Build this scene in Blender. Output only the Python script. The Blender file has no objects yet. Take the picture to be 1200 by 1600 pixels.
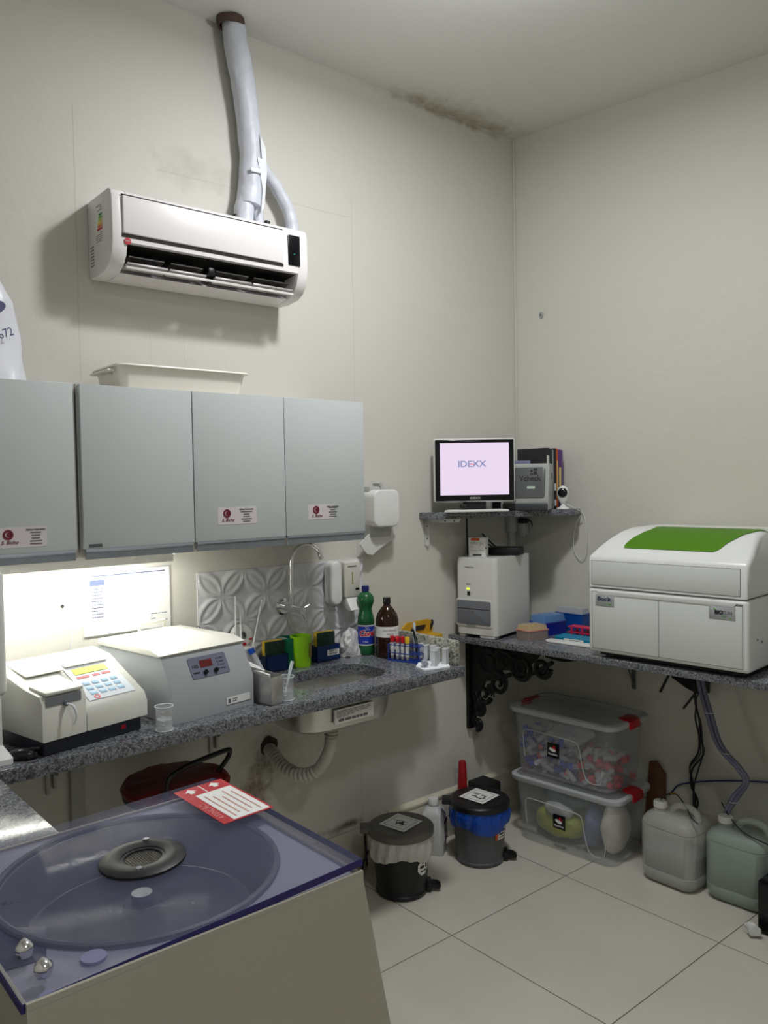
import bpy, bmesh, math, random
from mathutils import Vector, Matrix
random.seed(7)
PI = math.pi
scene = bpy.context.scene
COL = scene.collection

# ------------------------------------------------------------------ camera
yaw, pitch, roll = math.radians(49.70), math.radians(-1.966), math.radians(-1.013)
F = Vector((math.cos(yaw)*math.cos(pitch), math.sin(yaw)*math.cos(pitch), math.sin(pitch)))
Rt = Vector((math.sin(yaw), -math.cos(yaw), 0)); Up = Rt.cross(F)
r2 = math.cos(roll)*Rt + math.sin(roll)*Up; u2 = -math.sin(roll)*Rt + math.cos(roll)*Up
cam_d = bpy.data.cameras.new('camera'); cam = bpy.data.objects.new('camera', cam_d); COL.objects.link(cam)
cam_d.sensor_fit = 'VERTICAL'; cam_d.sensor_height = 36; cam_d.lens = 1273.87/1600*36
cam_d.clip_start = .02
M = Matrix(((r2.x, u2.x, -F.x, -2.8413), (r2.y, u2.y, -F.y, -2.4177), (r2.z, u2.z, -F.z, 1.4796), (0, 0, 0, 1)))
cam.matrix_world = M
scene.camera = cam

# ------------------------------------------------------------------ world, exposure
w = bpy.data.worlds.new('world'); scene.world = w; w.use_nodes = True
w.node_tree.nodes['Background'].inputs[0].default_value = (.9, .95, 1, 1)
w.node_tree.nodes['Background'].inputs[1].default_value = 0.0
scene.view_settings.view_transform = 'Standard'; scene.view_settings.look = 'None'
scene.view_settings.gamma = 1; scene.view_settings.use_curve_mapping = False
scene.view_settings.exposure = 0.0
scene.cycles.caustics_reflective = False; scene.cycles.caustics_refractive = False
LAMP_W, FILL_W, STRIP_E, SCREEN_E = 20.5, 12.0, 78.0, .95

# ------------------------------------------------------------------ materials
def lin(c):
    c /= 255.0
    return c/12.92 if c <= .04045 else ((c+.055)/1.055)**2.4
def rgb(r, g, b): return (lin(r), lin(g), lin(b), 1)
MATS = {}
def mat(name, col, rough=.5, metal=0, alpha=1, noise=0, nscale=20, bump=0, bscale=60, trans=0, ior=1.45, emit=0, coat=0, spec=.5, sub=0):
    if name in MATS: return MATS[name]
    m = bpy.data.materials.new(name); m.use_nodes = True; nt = m.node_tree; b = nt.nodes['Principled BSDF']
    c = rgb(*col) if len(col) == 3 else col
    b.inputs['Base Color'].default_value = c
    b.inputs['Roughness'].default_value = rough; b.inputs['Metallic'].default_value = metal
    b.inputs['Alpha'].default_value = alpha; b.inputs['Transmission Weight'].default_value = trans
    b.inputs['IOR'].default_value = ior; b.inputs['Coat Weight'].default_value = coat
    b.inputs['Coat Roughness'].default_value = .05
    b.inputs['Specular IOR Level'].default_value = spec
    if emit: b.inputs['Emission Color'].default_value = c; b.inputs['Emission Strength'].default_value = emit
    tc = nt.nodes.new('ShaderNodeTexCoord')
    if noise:
        n = nt.nodes.new('ShaderNodeTexNoise'); n.inputs['Scale'].default_value = nscale; n.inputs['Detail'].default_value = 5
        nt.links.new(tc.outputs['Object'], n.inputs['Vector'])
        r = nt.nodes.new('ShaderNodeValToRGB')
        k = [max(0, x*(1-noise)) for x in c[:3]]; k2 = [min(1, x*(1+noise*.6)) for x in c[:3]]
        r.color_ramp.elements[0].position = .3; r.color_ramp.elements[1].position = .7
        r.color_ramp.elements[0].color = (*k, 1); r.color_ramp.elements[1].color = (*k2, 1)
        nt.links.new(n.outputs['Fac'], r.inputs['Fac']); nt.links.new(r.outputs['Color'], b.inputs['Base Color'])
    if bump:
        n2 = nt.nodes.new('ShaderNodeTexNoise'); n2.inputs['Scale'].default_value = bscale; n2.inputs['Detail'].default_value = 4
        nt.links.new(tc.outputs['Object'], n2.inputs['Vector'])
        bp = nt.nodes.new('ShaderNodeBump'); bp.inputs['Strength'].default_value = bump; bp.inputs['Distance'].default_value = .01
        nt.links.new(n2.outputs['Fac'], bp.inputs['Height']); nt.links.new(bp.outputs['Normal'], b.inputs['Normal'])
    MATS[name] = m
    return m

def node(nt, t, **kw):
    n = nt.nodes.new(t)
    for k, v in kw.items():
        if k in n.inputs.keys() if isinstance(k, str) else False: n.inputs[k].default_value = v
        else: setattr(n, k, v)
    return n
def mathn(nt, op, a, b=None, clamp=False):
    n = nt.nodes.new('ShaderNodeMath'); n.operation = op; n.use_clamp = clamp
    for i, x in enumerate((a, b)):
        if x is None: continue
        if isinstance(x, (int, float)): n.inputs[i].default_value = x
        else: nt.links.new(x, n.inputs[i])
    return n.outputs[0]
def mixc(nt, fac, a, b):
    n = nt.nodes.new('ShaderNodeMix'); n.data_type = 'RGBA'
    for s, x in ((n.inputs[0], fac), (n.inputs[6], a), (n.inputs[7], b)):
        if isinstance(x, (int, float)): s.default_value = x
        elif isinstance(x, tuple): s.default_value = x
        else: nt.links.new(x, s)
    return n.outputs[2]

def wall_mat(name, base, stains, lines=()):
    """painted plaster; stains: (centre, radii, colour, strength, noise scale); real damp marks with their own outline"""
    m = bpy.data.materials.new(name); m.use_nodes = True; nt = m.node_tree; b = nt.nodes['Principled BSDF']
    geo = nt.nodes.new('ShaderNodeNewGeometry'); pos = geo.outputs['Position']
    n = node(nt, 'ShaderNodeTexNoise', Scale=1.6, Detail=6.0); nt.links.new(pos, n.inputs['Vector'])
    c = mixc(nt, mathn(nt, 'MULTIPLY', n.outputs['Fac'], .5), rgb(*base), rgb(base[0]-12, base[1]-13, base[2]-15))
    sep = nt.nodes.new('ShaderNodeSeparateXYZ'); nt.links.new(pos, sep.inputs[0])
    for (cx, cy, cz), (rx, ry, rz), colr, st, ns in stains:
        sub = nt.nodes.new('ShaderNodeVectorMath'); sub.operation = 'SUBTRACT'; nt.links.new(pos, sub.inputs[0]); sub.inputs[1].default_value = (cx, cy, cz)
        div = nt.nodes.new('ShaderNodeVectorMath'); div.operation = 'DIVIDE'; nt.links.new(sub.outputs[0], div.inputs[0]); div.inputs[1].default_value = (rx, ry, rz)
        ln = nt.nodes.new('ShaderNodeVectorMath'); ln.operation = 'LENGTH'; nt.links.new(div.outputs[0], ln.inputs[0])
        nn = node(nt, 'ShaderNodeTexNoise', Scale=float(ns), Detail=9.0, Roughness=.65); nt.links.new(pos, nn.inputs['Vector'])
        d = mathn(nt, 'ADD', ln.outputs['Value'], mathn(nt, 'MULTIPLY', mathn(nt, 'SUBTRACT', nn.outputs['Fac'], .5), 3.2))
        f = mathn(nt, 'MULTIPLY', mathn(nt, 'SUBTRACT', 1.0, d, True), st, True)
        c = mixc(nt, f, c, rgb(*colr))
    for axis, val, wdt, a0, a1, z0, z1 in lines:      # hairline joints in the plaster
        co = sep.outputs[axis]; oth = sep.outputs[2 if axis == 0 else 0]
        nn = node(nt, 'ShaderNodeTexNoise', Scale=9.0, Detail=3.0); nt.links.new(pos, nn.inputs['Vector'])
        wob = mathn(nt, 'MULTIPLY', mathn(nt, 'SUBTRACT', nn.outputs['Fac'], .5), .012)
        dd = mathn(nt, 'ABSOLUTE', mathn(nt, 'SUBTRACT', mathn(nt, 'ADD', co, wob), val))
        f = mathn(nt, 'LESS_THAN', dd, wdt)
        f = mathn(nt, 'MULTIPLY', f, mathn(nt, 'GREATER_THAN', oth, z0)); f = mathn(nt, 'MULTIPLY', f, mathn(nt, 'LESS_THAN', oth, z1))
        f = mathn(nt, 'MULTIPLY', f, mathn(nt, 'MULTIPLY', nn.outputs['Fac'], a0, True))
        c = mixc(nt, mathn(nt, 'MULTIPLY', f, .45), c, rgb(150, 143, 128))
    nt.links.new(c, b.inputs['Base Color'])
    b.inputs['Roughness'].default_value = .62
    n2 = node(nt, 'ShaderNodeTexNoise', Scale=14.0, Detail=8.0); nt.links.new(pos, n2.inputs['Vector'])
    bp = nt.nodes.new('ShaderNodeBump'); bp.inputs['Strength'].default_value = .12; bp.inputs['Distance'].default_value = .02
    nt.links.new(n2.outputs['Fac'], bp.inputs['Height']); nt.links.new(bp.outputs['Normal'], b.inputs['Normal'])
    return m

def granite(name, base, dark, light, scale=170):
    m = bpy.data.materials.new(name); m.use_nodes = True; nt = m.node_tree; b = nt.nodes['Principled BSDF']
    geo = nt.nodes.new('ShaderNodeNewGeometry'); pos = geo.outputs['Position']
    v = node(nt, 'ShaderNodeTexVoronoi', Scale=float(scale)); nt.links.new(pos, v.inputs['Vector'])
    sp = nt.nodes.new('ShaderNodeSeparateColor'); nt.links.new(v.outputs['Color'], sp.inputs[0])
    n = node(nt, 'ShaderNodeTexNoise', Scale=scale*.45, Detail=3.0); nt.links.new(pos, n.inputs['Vector'])
    r = nt.nodes.new('ShaderNodeValToRGB'); e = r.color_ramp.elements
    e[0].position = .12; e[0].color = rgb(*dark); e[1].position = .85; e[1].color = rgb(*light)
    x = e.new(.45); x.color = rgb(*base)
    s = mathn(nt, 'ADD', mathn(nt, 'MULTIPLY', sp.outputs[0], .55), mathn(nt, 'MULTIPLY', n.outputs['Fac'], .45))
    nt.links.new(s, r.inputs['Fac'])
    v2 = node(nt, 'ShaderNodeTexVoronoi', Scale=float(scale)*.42); nt.links.new(pos, v2.inputs['Vector'])
    sp2 = nt.nodes.new('ShaderNodeSeparateColor'); nt.links.new(v2.outputs['Color'], sp2.inputs[0])
    c = mixc(nt, mathn(nt, 'MULTIPLY', mathn(nt, 'GREATER_THAN', sp2.outputs[1], .9), .7), r.outputs['Color'], rgb(*dark))
    nt.links.new(c, b.inputs['Base Color']); b.inputs['Roughness'].default_value = .16
    b.inputs['Specular IOR Level'].default_value = .6
    return m

WALL_L = wall_mat('wall_paint_left', (211, 209, 201),
    [((-1.35, 0, .52), (.06, .3, .08), (66, 60, 42), .8, 22),
     ((-1.40, 0, .42), (.07, .3, .12), (126, 96, 72), .8, 26),
     ((-1.30, 0, .53), (.19, .3, .15), (140, 130, 104), .4, 13),
     ((-1.57, 0, 2.50), (.16, .3, .07), (160, 152, 132), .35, 12),
     ((-.42, 0, 2.99), (.42, .3, .022), (150, 136, 112), .85, 14),
     ((-1.02, 0, .195), (.14, .3, .02), (92, 82, 48), .9, 16),
     ((-.27, 0, .40), (.05, .3, .05), (120, 120, 60), .5, 25),
     ((-.20, 0, .93), (.2, .3, .10), (186, 178, 158), .5, 5)],
    [(0, -1.955, .0016, 1.3, 0, 1.8, 2.6), (0, -.925, .0014, 1.2, 0, .2, 2.55), (0, -1.62, .0012, .9, 0, 1.8, 2.0), (2, 2.475, .0016, 1.1, 0, -1.7, -.92), (0, -1.735, .0012, .8, 0, 1.75, 2.0)])
WALL_R = wall_mat('wall_paint_right', (207, 206, 197),
    [((.0, -.2, .9), (.3, .25, .09), (226, 222, 210), .6, 6), ((.1, -.9, 1.45), (.3, .5, .3), (205, 198, 182), .5, 3), ((.08, -.5, .68), (.3, .15, .06), (190, 184, 168), .5, 12)])
CEIL = wall_mat('ceiling_paint', (226, 226, 222),
    [((-.36, -.02, 3.0), (.40, .055, .3), (168, 154, 130), .9, 13), ((-.30, -.05, 3.0), (.45, .10, .3), (176, 168, 146), .55, 9)])
GRAN = granite('granite_grey', (98, 101, 107), (44, 46, 52), (152, 155, 160), 330)
GRAN_L = granite('granite_light', (160, 160, 148), (66, 66, 62), (200, 200, 188), 230)

def floor_mat():
    m = bpy.data.materials.new('porcelain_floor_tile'); m.use_nodes = True; nt = m.node_tree; b = nt.nodes['Principled BSDF']
    geo = nt.nodes.new('ShaderNodeNewGeometry'); pos = geo.outputs['Position']
    sep = nt.nodes.new('ShaderNodeSeparateXYZ'); nt.links.new(pos, sep.inputs[0])
    def grout(o, off):
        t = mathn(nt, 'DIVIDE', mathn(nt, 'SUBTRACT', o, off), .6)
        fr = mathn(nt, 'FRACT', mathn(nt, 'ADD', t, 20.5))
        return mathn(nt, 'LESS_THAN', mathn(nt, 'ABSOLUTE', mathn(nt, 'SUBTRACT', fr, .5)), .0026)
    g = mathn(nt, 'MAXIMUM', grout(sep.outputs[0], -.997), grout(sep.outputs[1], -.549))
    n = node(nt, 'ShaderNodeTexNoise', Scale=3.5, Detail=8.0, Distortion=.6); nt.links.new(pos, n.inputs['Vector'])
    c = mixc(nt, n.outputs['Fac'], rgb(216, 212, 200), rgb(196, 191, 178))
    c = mixc(nt, g, c, rgb(96, 90, 80)); nt.links.new(c, b.inputs['Base Color'])
    b.inputs['Roughness'].default_value = .34
    bp = nt.nodes.new('ShaderNodeBump'); bp.inputs['Strength'].default_value = .3; bp.inputs['Distance'].default_value = .002; bp.invert = True
    nt.links.new(g, bp.inputs['Height']); nt.links.new(bp.outputs['Normal'], b.inputs['Normal'])
    return m

WHITE = mat('white_plastic', (226, 226, 224), .38, noise=.03, nscale=4)
ACW = mat('ac_white_plastic', (232, 228, 228), .32, noise=.02, nscale=3)
CABW = mat('cabinet_laminate', (196, 202, 202), .42, noise=.035, nscale=2.5)
CABSIDE = mat('cabinet_side_laminate', (206, 204, 196), .5, noise=.03, nscale=3)
ALU = mat('brushed_aluminium', (150, 156, 164), .38, .75, noise=.06, nscale=40)
STEEL = mat('stainless_steel', (212, 210, 206), .34, .9, noise=.08, nscale=60, bump=.04, bscale=200)
CHROME = mat('chrome', (235, 235, 238), .15, 1, noise=.03, nscale=10)
BLACK = mat('black_plastic', (20, 20, 24), .42, noise=.15, nscale=12)
BLACKG = mat('glossy_black', (14, 15, 20), .12, noise=.1, nscale=5)
DARK = mat('dark_recess', (34, 32, 30), .8, noise=.2, nscale=8)
GREYP = mat('grey_plastic', (108, 112, 120), .45, noise=.04, nscale=8)
DGREY = mat('dark_grey_plastic', (62, 64, 68), .45, noise=.06, nscale=8)
PAPER = mat('white_paper', (238, 238, 236), .7, noise=.03, nscale=10)
INK = mat('black_ink', (30, 30, 34), .6, noise=.05)
INKG = mat('grey_ink', (110, 108, 110), .6, noise=.05)
RED = mat('red_plastic', (190, 18, 34), .35, noise=.08, nscale=10)
YEL = mat('yellow_plastic', (236, 190, 30), .4, noise=.05)
BLUE = mat('blue_plastic', (24, 84, 200), .4, noise=.08)
WRAP = mat('white_duct_wrap', (206, 210, 220), .42, noise=.06, nscale=30, bump=.5, bscale=22)
IRON = mat('black_cast_iron', (16, 17, 20), .42, .3, noise=.2, nscale=40, bump=.3, bscale=90)
GLASS = mat('clear_glass', (244, 248, 250), .02, alpha=.13, noise=.01, spec=1)
WATER = mat('water', (214, 224, 228), .04, alpha=.35, noise=.02)

# ------------------------------------------------------------------ geometry helpers
def bm_new(): return bmesh.new()
def box(bm, x0, x1, y0, y1, z0, z1, bev=0, seg=2, rot=None):
    r = bmesh.ops.create_cube(bm, size=1); vs = r['verts']
    bmesh.ops.scale(bm, vec=(x1-x0, y1-y0, z1-z0), verts=vs)
    if bev:
        es = list({e for v in vs for e in v.link_edges})
        rr = bmesh.ops.bevel(bm, geom=es, offset=min(bev, .49*min(x1-x0, y1-y0, z1-z0)), segments=seg, affect='EDGES', profile=.5)
        vs = list({v for f in rr['faces'] for v in f.verts} | {v for v in vs if v.is_valid})
    mt = Matrix.Translation(((x0+x1)/2, (y0+y1)/2, (z0+z1)/2))
    if rot is not None: mt = mt @ rot
    bmesh.ops.transform(bm, matrix=mt, verts=vs)
    return bm
def prism(bm, pts, axis, a0, a1, bev=0, seg=2):
    """extrude a polygon; axis 'x': pts are (y,z); 'y': (x,z); 'z': (x,y)"""
    def P(u, v, a): return {'x': (a, u, v), 'y': (u, a, v), 'z': (u, v, a)}[axis]
    A = [bm.verts.new(P(u, v, a0)) for u, v in pts]; B = [bm.verts.new(P(u, v, a1)) for u, v in pts]
    n = len(pts); fs = [bm.faces.new(A), bm.faces.new(B[::-1])]
    for i in range(n): fs.append(bm.faces.new((A[i], B[i], B[(i+1) % n], A[(i+1) % n])))
    bmesh.ops.recalc_face_normals(bm, faces=fs)
    if bev:
        es = list({e for f in fs[:2] for e in f.edges})
        bmesh.ops.bevel(bm, geom=es, offset=bev, segments=seg, affect='EDGES', profile=.5)
    return bm
def lathe(bm, prof, seg=32, c=(0, 0, 0), sx=1, sy=1, mtx=None):
    rings = []; new = []
    for r, z in prof:
        if r < 1e-6: v = bm.verts.new((c[0], c[1], c[2]+z)); rings.append([v]); new.append(v)
        else:
            ring = [bm.verts.new((c[0]+sx*r*math.cos(2*PI*i/seg), c[1]+sy*r*math.sin(2*PI*i/seg), c[2]+z)) for i in range(seg)]
            rings.append(ring); new += ring
    for a, b in zip(rings, rings[1:]):
        if len(a) == 1 and len(b) == 1: continue
        for i in range(seg):
            j = (i+1) % seg
            if len(a) == 1: bm.faces.new((a[0], b[j], b[i]))
            elif len(b) == 1: bm.faces.new((a[i], a[j], b[0]))
            else: bm.faces.new((a[i], a[j], b[j], b[i]))
    bmesh.ops.recalc_face_normals(bm, faces=list({f for v in new for f in v.link_faces}))
    if mtx is not None: bmesh.ops.transform(bm, matrix=mtx, verts=new)
    return bm
def cyl(bm, r, z0, z1, c=(0, 0, 0), seg=24, r2=None, mtx=None):
    return lathe(bm, [(0, z0), (r, z0), (r if r2 is None else r2, z1), (0, z1)], seg, c, mtx=mtx)
def smooth_path(pts, n=8):
    pts = [Vector(p) for p in pts]; out = []
    P = [pts[0]*2-pts[1]] + pts + [pts[-1]*2-pts[-2]]
    for i in range(1, len(P)-2):
        for k in range(n):
            t = k/n; a, b, c, d = P[i-1], P[i], P[i+1], P[i+2]
            out.append(.5*((2*b)+(c-a)*t+(2*a-5*b+4*c-d)*t*t+(3*b-a-3*c+d)*t**3))
    out.append(pts[-1]); return out
def tube(bm, pts, r, seg=10, smooth=0, closed=False, flat=1.0):
    if smooth: 
        if not callable(r) and not isinstance(r, (int, float)):
            rr = list(r); m_ = len(pts); r = (lambda t, rr=rr: rr[min(int(t*(len(rr)-1)), len(rr)-2)]*(1-(t*(len(rr)-1)-min(int(t*(len(rr)-1)), len(rr)-2)))+rr[min(int(t*(len(rr)-1)), len(rr)-2)+1]*(t*(len(rr)-1)-min(int(t*(len(rr)-1)), len(rr)-2)))
        pts = smooth_path(pts, smooth)
    pts = [Vector(p) for p in pts]; n = len(pts); rings = []
    up = None
    for i, p in enumerate(pts):
        a = pts[(i-1) % n] if (closed or i) else p; b = pts[(i+1) % n] if (closed or i < n-1) else p
        t = (b-a).normalized()
        if up is None:
            up = Vector((0, 0, 1)) if abs(t.z) < .9 else Vector((1, 0, 0))
        s = t.cross(up).normalized(); up = s.cross(t).normalized()
        rad = r(i/(n-1)) if callable(r) else (r if isinstance(r, (int, float)) else r[i])
        rings.append([bm.verts.new(p + rad*(math.cos(2*PI*k/seg)*s + flat*math.sin(2*PI*k/seg)*up)) for k in range(seg)])
    fs = []
    for i in range(n if closed else n-1):
        A, B = rings[i], rings[(i+1) % n]
        for k in range(seg): fs.append(bm.faces.new((A[k], A[(k+1) % seg], B[(k+1) % seg], B[k])))
    if not closed: fs.append(bm.faces.new(rings[0][::-1])); fs.append(bm.faces.new(rings[-1]))
    bmesh.ops.recalc_face_normals(bm, faces=fs)
    return bm
def rrect(x0, x1, y0, y1, r, n=6):
    out = []
    for cx, cy, a in ((x1-r, y1-r, 0), (x0+r, y1-r, 90), (x0+r, y0+r, 180), (x1-r, y0+r, 270)):
        for k in range(n+1):
            t = math.radians(a+90*k/n); out.append((cx+r*math.cos(t), cy+r*math.sin(t)))
    return out
def rings_surface(bm, rings, cap0=True, cap1=True, thick=0):
    V = [[bm.verts.new(p) for p in r] for r in rings]; n = len(rings[0])
    fs = []
    for a, b in zip(V, V[1:]):
        for i in range(n): fs.append(bm.faces.new((a[i], a[(i+1) % n], b[(i+1) % n], b[i])))
    if cap0: fs.append(bm.faces.new(V[0][::-1]))
    if cap1: fs.append(bm.faces.new(V[-1]))
    bmesh.ops.recalc_face_normals(bm, faces=fs)
    return bm
def rot(ax, deg): return Matrix.Rotation(math.radians(deg), 4, ax)
def mesh_of(name, bm, m, angle=38):
    me = bpy.data.meshes.new(name); bm.to_mesh(me); bm.free()
    for p in me.polygons: p.use_smooth = True
    try: me.set_sharp_from_angle(angle=math.radians(angle))
    except Exception: pass
    me.materials.append(m)
    return me
def obj(name, bm, m, parent=None, loc=(0, 0, 0), rz=0, label=None, angle=38, mtx=None):
    if mtx is not None: bmesh.ops.transform(bm, matrix=mtx, verts=bm.verts)
    o = bpy.data.objects.new(name, mesh_of(name, bm, m, angle)); COL.objects.link(o)
    o.location = loc; o.rotation_euler = (0, 0, math.radians(rz)); o.parent = parent
    if label: o['label'] = label
    return o
def tag(o, label, cat, group=None, kind=None):
    o['label'] = label; o['category'] = cat
    if group: o['group'] = group
    if kind: o['kind'] = kind
    return o
def thing(name, label, cat, loc=(0, 0, 0), rz=0, group=None):
    o = bpy.data.objects.new(name, None); COL.objects.link(o); o.empty_display_size = .05
    o.location = loc; o.rotation_euler = (0, 0, math.radians(rz))
    return tag(o, label, cat, group)
def struct(name, bm, m, angle=38):
    o = obj(name, bm, m, angle=angle); o['kind'] = 'structure'; return o
def dup(root, loc, rz=None, label=None):
    r = root.copy(); COL.objects.link(r); r.location = loc
    if rz is not None: r.rotation_euler = (0, 0, math.radians(rz))
    if label: r['label'] = label
    for ch in list(root.children):
        c = ch.copy(); COL.objects.link(c); c.parent = r
        for g in list(ch.children):
            d = g.copy(); COL.objects.link(d); d.parent = c
    return r
FRONT = rot('X', 90)      # text on a face looking along -Y
def text(name, s, size, m, parent, loc, face='front', shear=0, ext=.0004, align='CENTER', spin=0, sx=1.0, bold=0, turn=0):
    cu = bpy.data.curves.new(name, 'FONT'); cu.body = s; cu.size = size; cu.extrude = ext; cu.align_x = align; cu.align_y = 'CENTER'
    cu.shear = shear; cu.offset = bold; cu.resolution_u = 3
    o = bpy.data.objects.new(name+'_tmp', cu); COL.objects.link(o)
    bpy.context.view_layer.update()
    dg = bpy.context.evaluated_depsgraph_get()
    me = bpy.data.meshes.new_from_object(o.evaluated_get(dg)); bpy.data.objects.remove(o)
    R = {'front': FRONT, 'top': Matrix.Identity(4), 'left': rot('Z', -90) @ FRONT}[face]
    me.transform(Matrix.Translation(loc) @ rot('Z', turn) @ R @ rot('Z', spin) @ Matrix.Diagonal((sx, 1, 1, 1)))
    me.materials.clear(); me.materials.append(m)
    t = bpy.data.objects.new(name, me); COL.objects.link(t); t.parent = parent
    return t
def lines_of_print(bm, x0, x1, z0, z1, n, y, h=.3, face='front', jit=.35):
    """rows of unreadable small print as thin strips"""
    dz = (z1-z0)/n
    for i in range(n):
        a = z0+dz*(i+.35); b = a+dz*h
        xa = x0; 
        while xa < x1:
            wl = (x1-x0)*random.uniform(.08, .22); xb = min(x1, xa+wl)
            if face == 'front': box(bm, xa, xb, y-.0006, y, a, b)
            elif face == 'top': box(bm, xa, xb, a, b, y, y+.0006)
            else: box(bm, y-.0006, y, xa, xb, a, b)
            xa = xb+(x1-x0)*.025
            if random.random() < jit*.3: break
def crumple(bm, amp, seed=0, freq=9):
    from mathutils import noise
    for v in bm.verts:
        q = v.co*freq+Vector((seed*7.3, seed*3.1, seed))
        d = noise.noise_vector(q)
        v.co += d*amp
def subdiv(bm, n): bmesh.ops.subdivide_edges(bm, edges=bm.edges[:], cuts=n, use_grid_fill=True)

WB = lambda y: .154*abs(y)        # x of the right wall at depth y
H = 3.0
# ------------------------------------------------------------------ lights of the room, plus an added fill
lamp = thing('ceiling_lamp', 'round white ceiling lamp shining over the workbench', 'lamp', (-1.22, -1.02, H))
b = bm_new(); lathe(b, [(0, 0), (.15, 0), (.15, -.02), (.13, -.03), (.0, -.03)], 40); obj('lamp_base', b, WHITE, lamp)
b = bm_new(); lathe(b, [(0, -.031), (.12, -.031), (.115, -.045), (.08, -.055), (0, -.058)], 40)
obj('lamp_diffuser', b, mat('lamp_glow', (255, 250, 240), .5, emit=3), lamp)
ld = bpy.data.lights.new('ceiling_light', 'AREA'); ld.shape = 'DISK'; ld.size = .2; ld.energy = LAMP_W; ld.color = (.975, .985, 1)
lo = bpy.data.objects.new('ceiling_light', ld); COL.objects.link(lo); lo.location = (-1.22, -1.02, H-.07)
pd = bpy.data.lights.new('ceiling_glow', 'POINT'); pd.shadow_soft_size = .10; pd.energy = 7.5; pd.color = (.97, .98, 1)
po = bpy.data.objects.new('ceiling_glow', pd); COL.objects.link(po); po.location = (-1.22, -1.02, H-.27)
ld2 = bpy.data.lights.new('room_fill', 'AREA'); ld2.shape = 'DISK'; ld2.size = .35; ld2.energy = FILL_W; ld2.color = (.98, .99, 1)  # added fill light behind the camera, not a known lamp
lo2 = bpy.data.objects.new('room_fill', ld2); COL.objects.link(lo2); lo2.location = (-2.2, -3.0, H-.07)
dup(lamp, (-2.2, -3.0, H), label='added second ceiling lamp out of view, a fixture for the fill light')  # unseen lamp body, added only to go with the fill light

# ------------------------------------------------------------------ setting
b = bm_new(); box(b, -3.5, .75, -4.3, .12, -.1, 0); struct('floor', b, floor_mat())
b = bm_new(); box(b, -3.5, .75, -4.3, .12, H, H+.1); struct('ceiling', b, CEIL)
b = bm_new(); box(b, -3.5, .12, 0, .12, 0, H); struct('wall_left', b, WALL_L)
b = bm_new(); prism(b, [(0, 0), (WB(4.3), -4.3), (WB(4.3)+.12, -4.3), (.12, 0)], 'z', 0, H); struct('wall_right', b, WALL_R)
b = bm_new(); box(b, -3.5, -3.38, -4.3, 0, 0, H); struct('wall_west', b, WALL_R)
b = bm_new(); box(b, -3.38, WB(4.2)+.02, -4.3, -4.2, 0, H); struct('wall_back', b, WALL_R)
# plaster bead where the walls meet
b = bm_new(); tube(b, [(-.004, -.004, .9), (-.003, -.004, 2.99)], .005, 6); o = struct('trim_1', b, WALL_R)
# skirting tiles of the left wall
SKT = mat('skirting_tile', (206, 200, 186), .4, noise=.05, nscale=5)
b = bm_new(); box(b, -.915, -.02, -.012, -.0005, .001, .178, .001); box(b, -2.7, -.93, -.012, -.0005, .001, .172, .001)
struct('baseboard_left', b, SKT)
b = bm_new()
prism(b, [(-.0005, .178), (-.016, .178), (-.016, .186), (-.0005, .2)], 'x', -.80, -.02)
struct('trim_2', b, mat('cream_putty', (214, 208, 188), .6, noise=.08, nscale=30, bump=.3, bscale=40))
b = bm_new()
for y0, y1 in ((-.09, -.62), (-.63, -1.22), (-1.23, -1.82)):
    prism(b, [(WB(y0)-.0005, y0), (WB(y1)-.0005, y1), (WB(y1)-.012, y1), (WB(y0)-.012, y0)], 'z', .001, .178)
struct('baseboard_right', b, SKT)

# backsplash of white relief tiles over the sink
def backsplash():
    cell = .0858; N = 18; nx, nz = 8, 4; bm = bm_new(); x0, z0 = -1.598, .858
    V = {}
    for i in range(nx*N+1):
        for j in range(nz*N+1):
            u = i/N; v = j/N; ci = min(int(u), nx-1); cj = min(int(v), nz-1); a = u-ci; c = v-cj
            if (ci+cj) % 2: a = 1-a
            d1 = math.hypot(a-1, c); d2 = math.hypot(a, c-1)
            k = min(1-d1, 1-d2)
            h = (.008*(1-min(1, abs(k)*9)) + .006*min(1, k*4)) if k > 0 else .008*(1-min(1, abs(k)*6))
            e = min(a, 1-a, c, 1-c)
            if e < .03: h = min(h, .0035)
            z = z0+.342*v/nz
            V[i, j] = bm.verts.new((x0+.69*u/nx, -.006-h, z))
    for i in range(nx*N):
        for j in range(nz*N): bm.faces.new((V[i, j], V[i+1, j], V[i+1, j+1], V[i, j+1]))
    box(bm, x0, x0+.69, -.0058, -.0005, z0, z0+.342)
    bmesh.ops.recalc_face_normals(bm, faces=bm.faces[:])
    return bm
struct('trim_3', backsplash(), mat('relief_tile_glaze', (214, 214, 218), .22, noise=.02), angle=60)

# ------------------------------------------------------------------ granite counter with undermount sink
CZ = .857
def plate_hole(bm, outer, inner, z0, z1):
    A = [bm.verts.new((x, y, z1)) for x, y in outer]; B = [bm.verts.new((x, y, z1)) for x, y in inner]
    es = [bm.edges.new((L_[i], L_[(i+1) % len(L_)])) for L_ in (A, B) for i in range(len(L_))]
    r = bmesh.ops.triangle_fill(bm, edges=es, use_beauty=True, use_dissolve=False)
    top = [f for f in r['geom'] if isinstance(f, bmesh.types.BMFace)]
    ext = bmesh.ops.extrude_face_region(bm, geom=top)
    vs = [v for v in ext['geom'] if isinstance(v, bmesh.types.BMVert)]
    bmesh.ops.translate(bm, vec=(0, 0, z0-z1), verts=vs)
    bmesh.ops.recalc_face_normals(bm, faces=bm.faces[:])
    return bm
ctr = thing('granite_worktop', 'speckled grey granite worktop running along the wall under the cabinets, with a sink cut out', 'worktop', (0, 0, 0))
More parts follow.
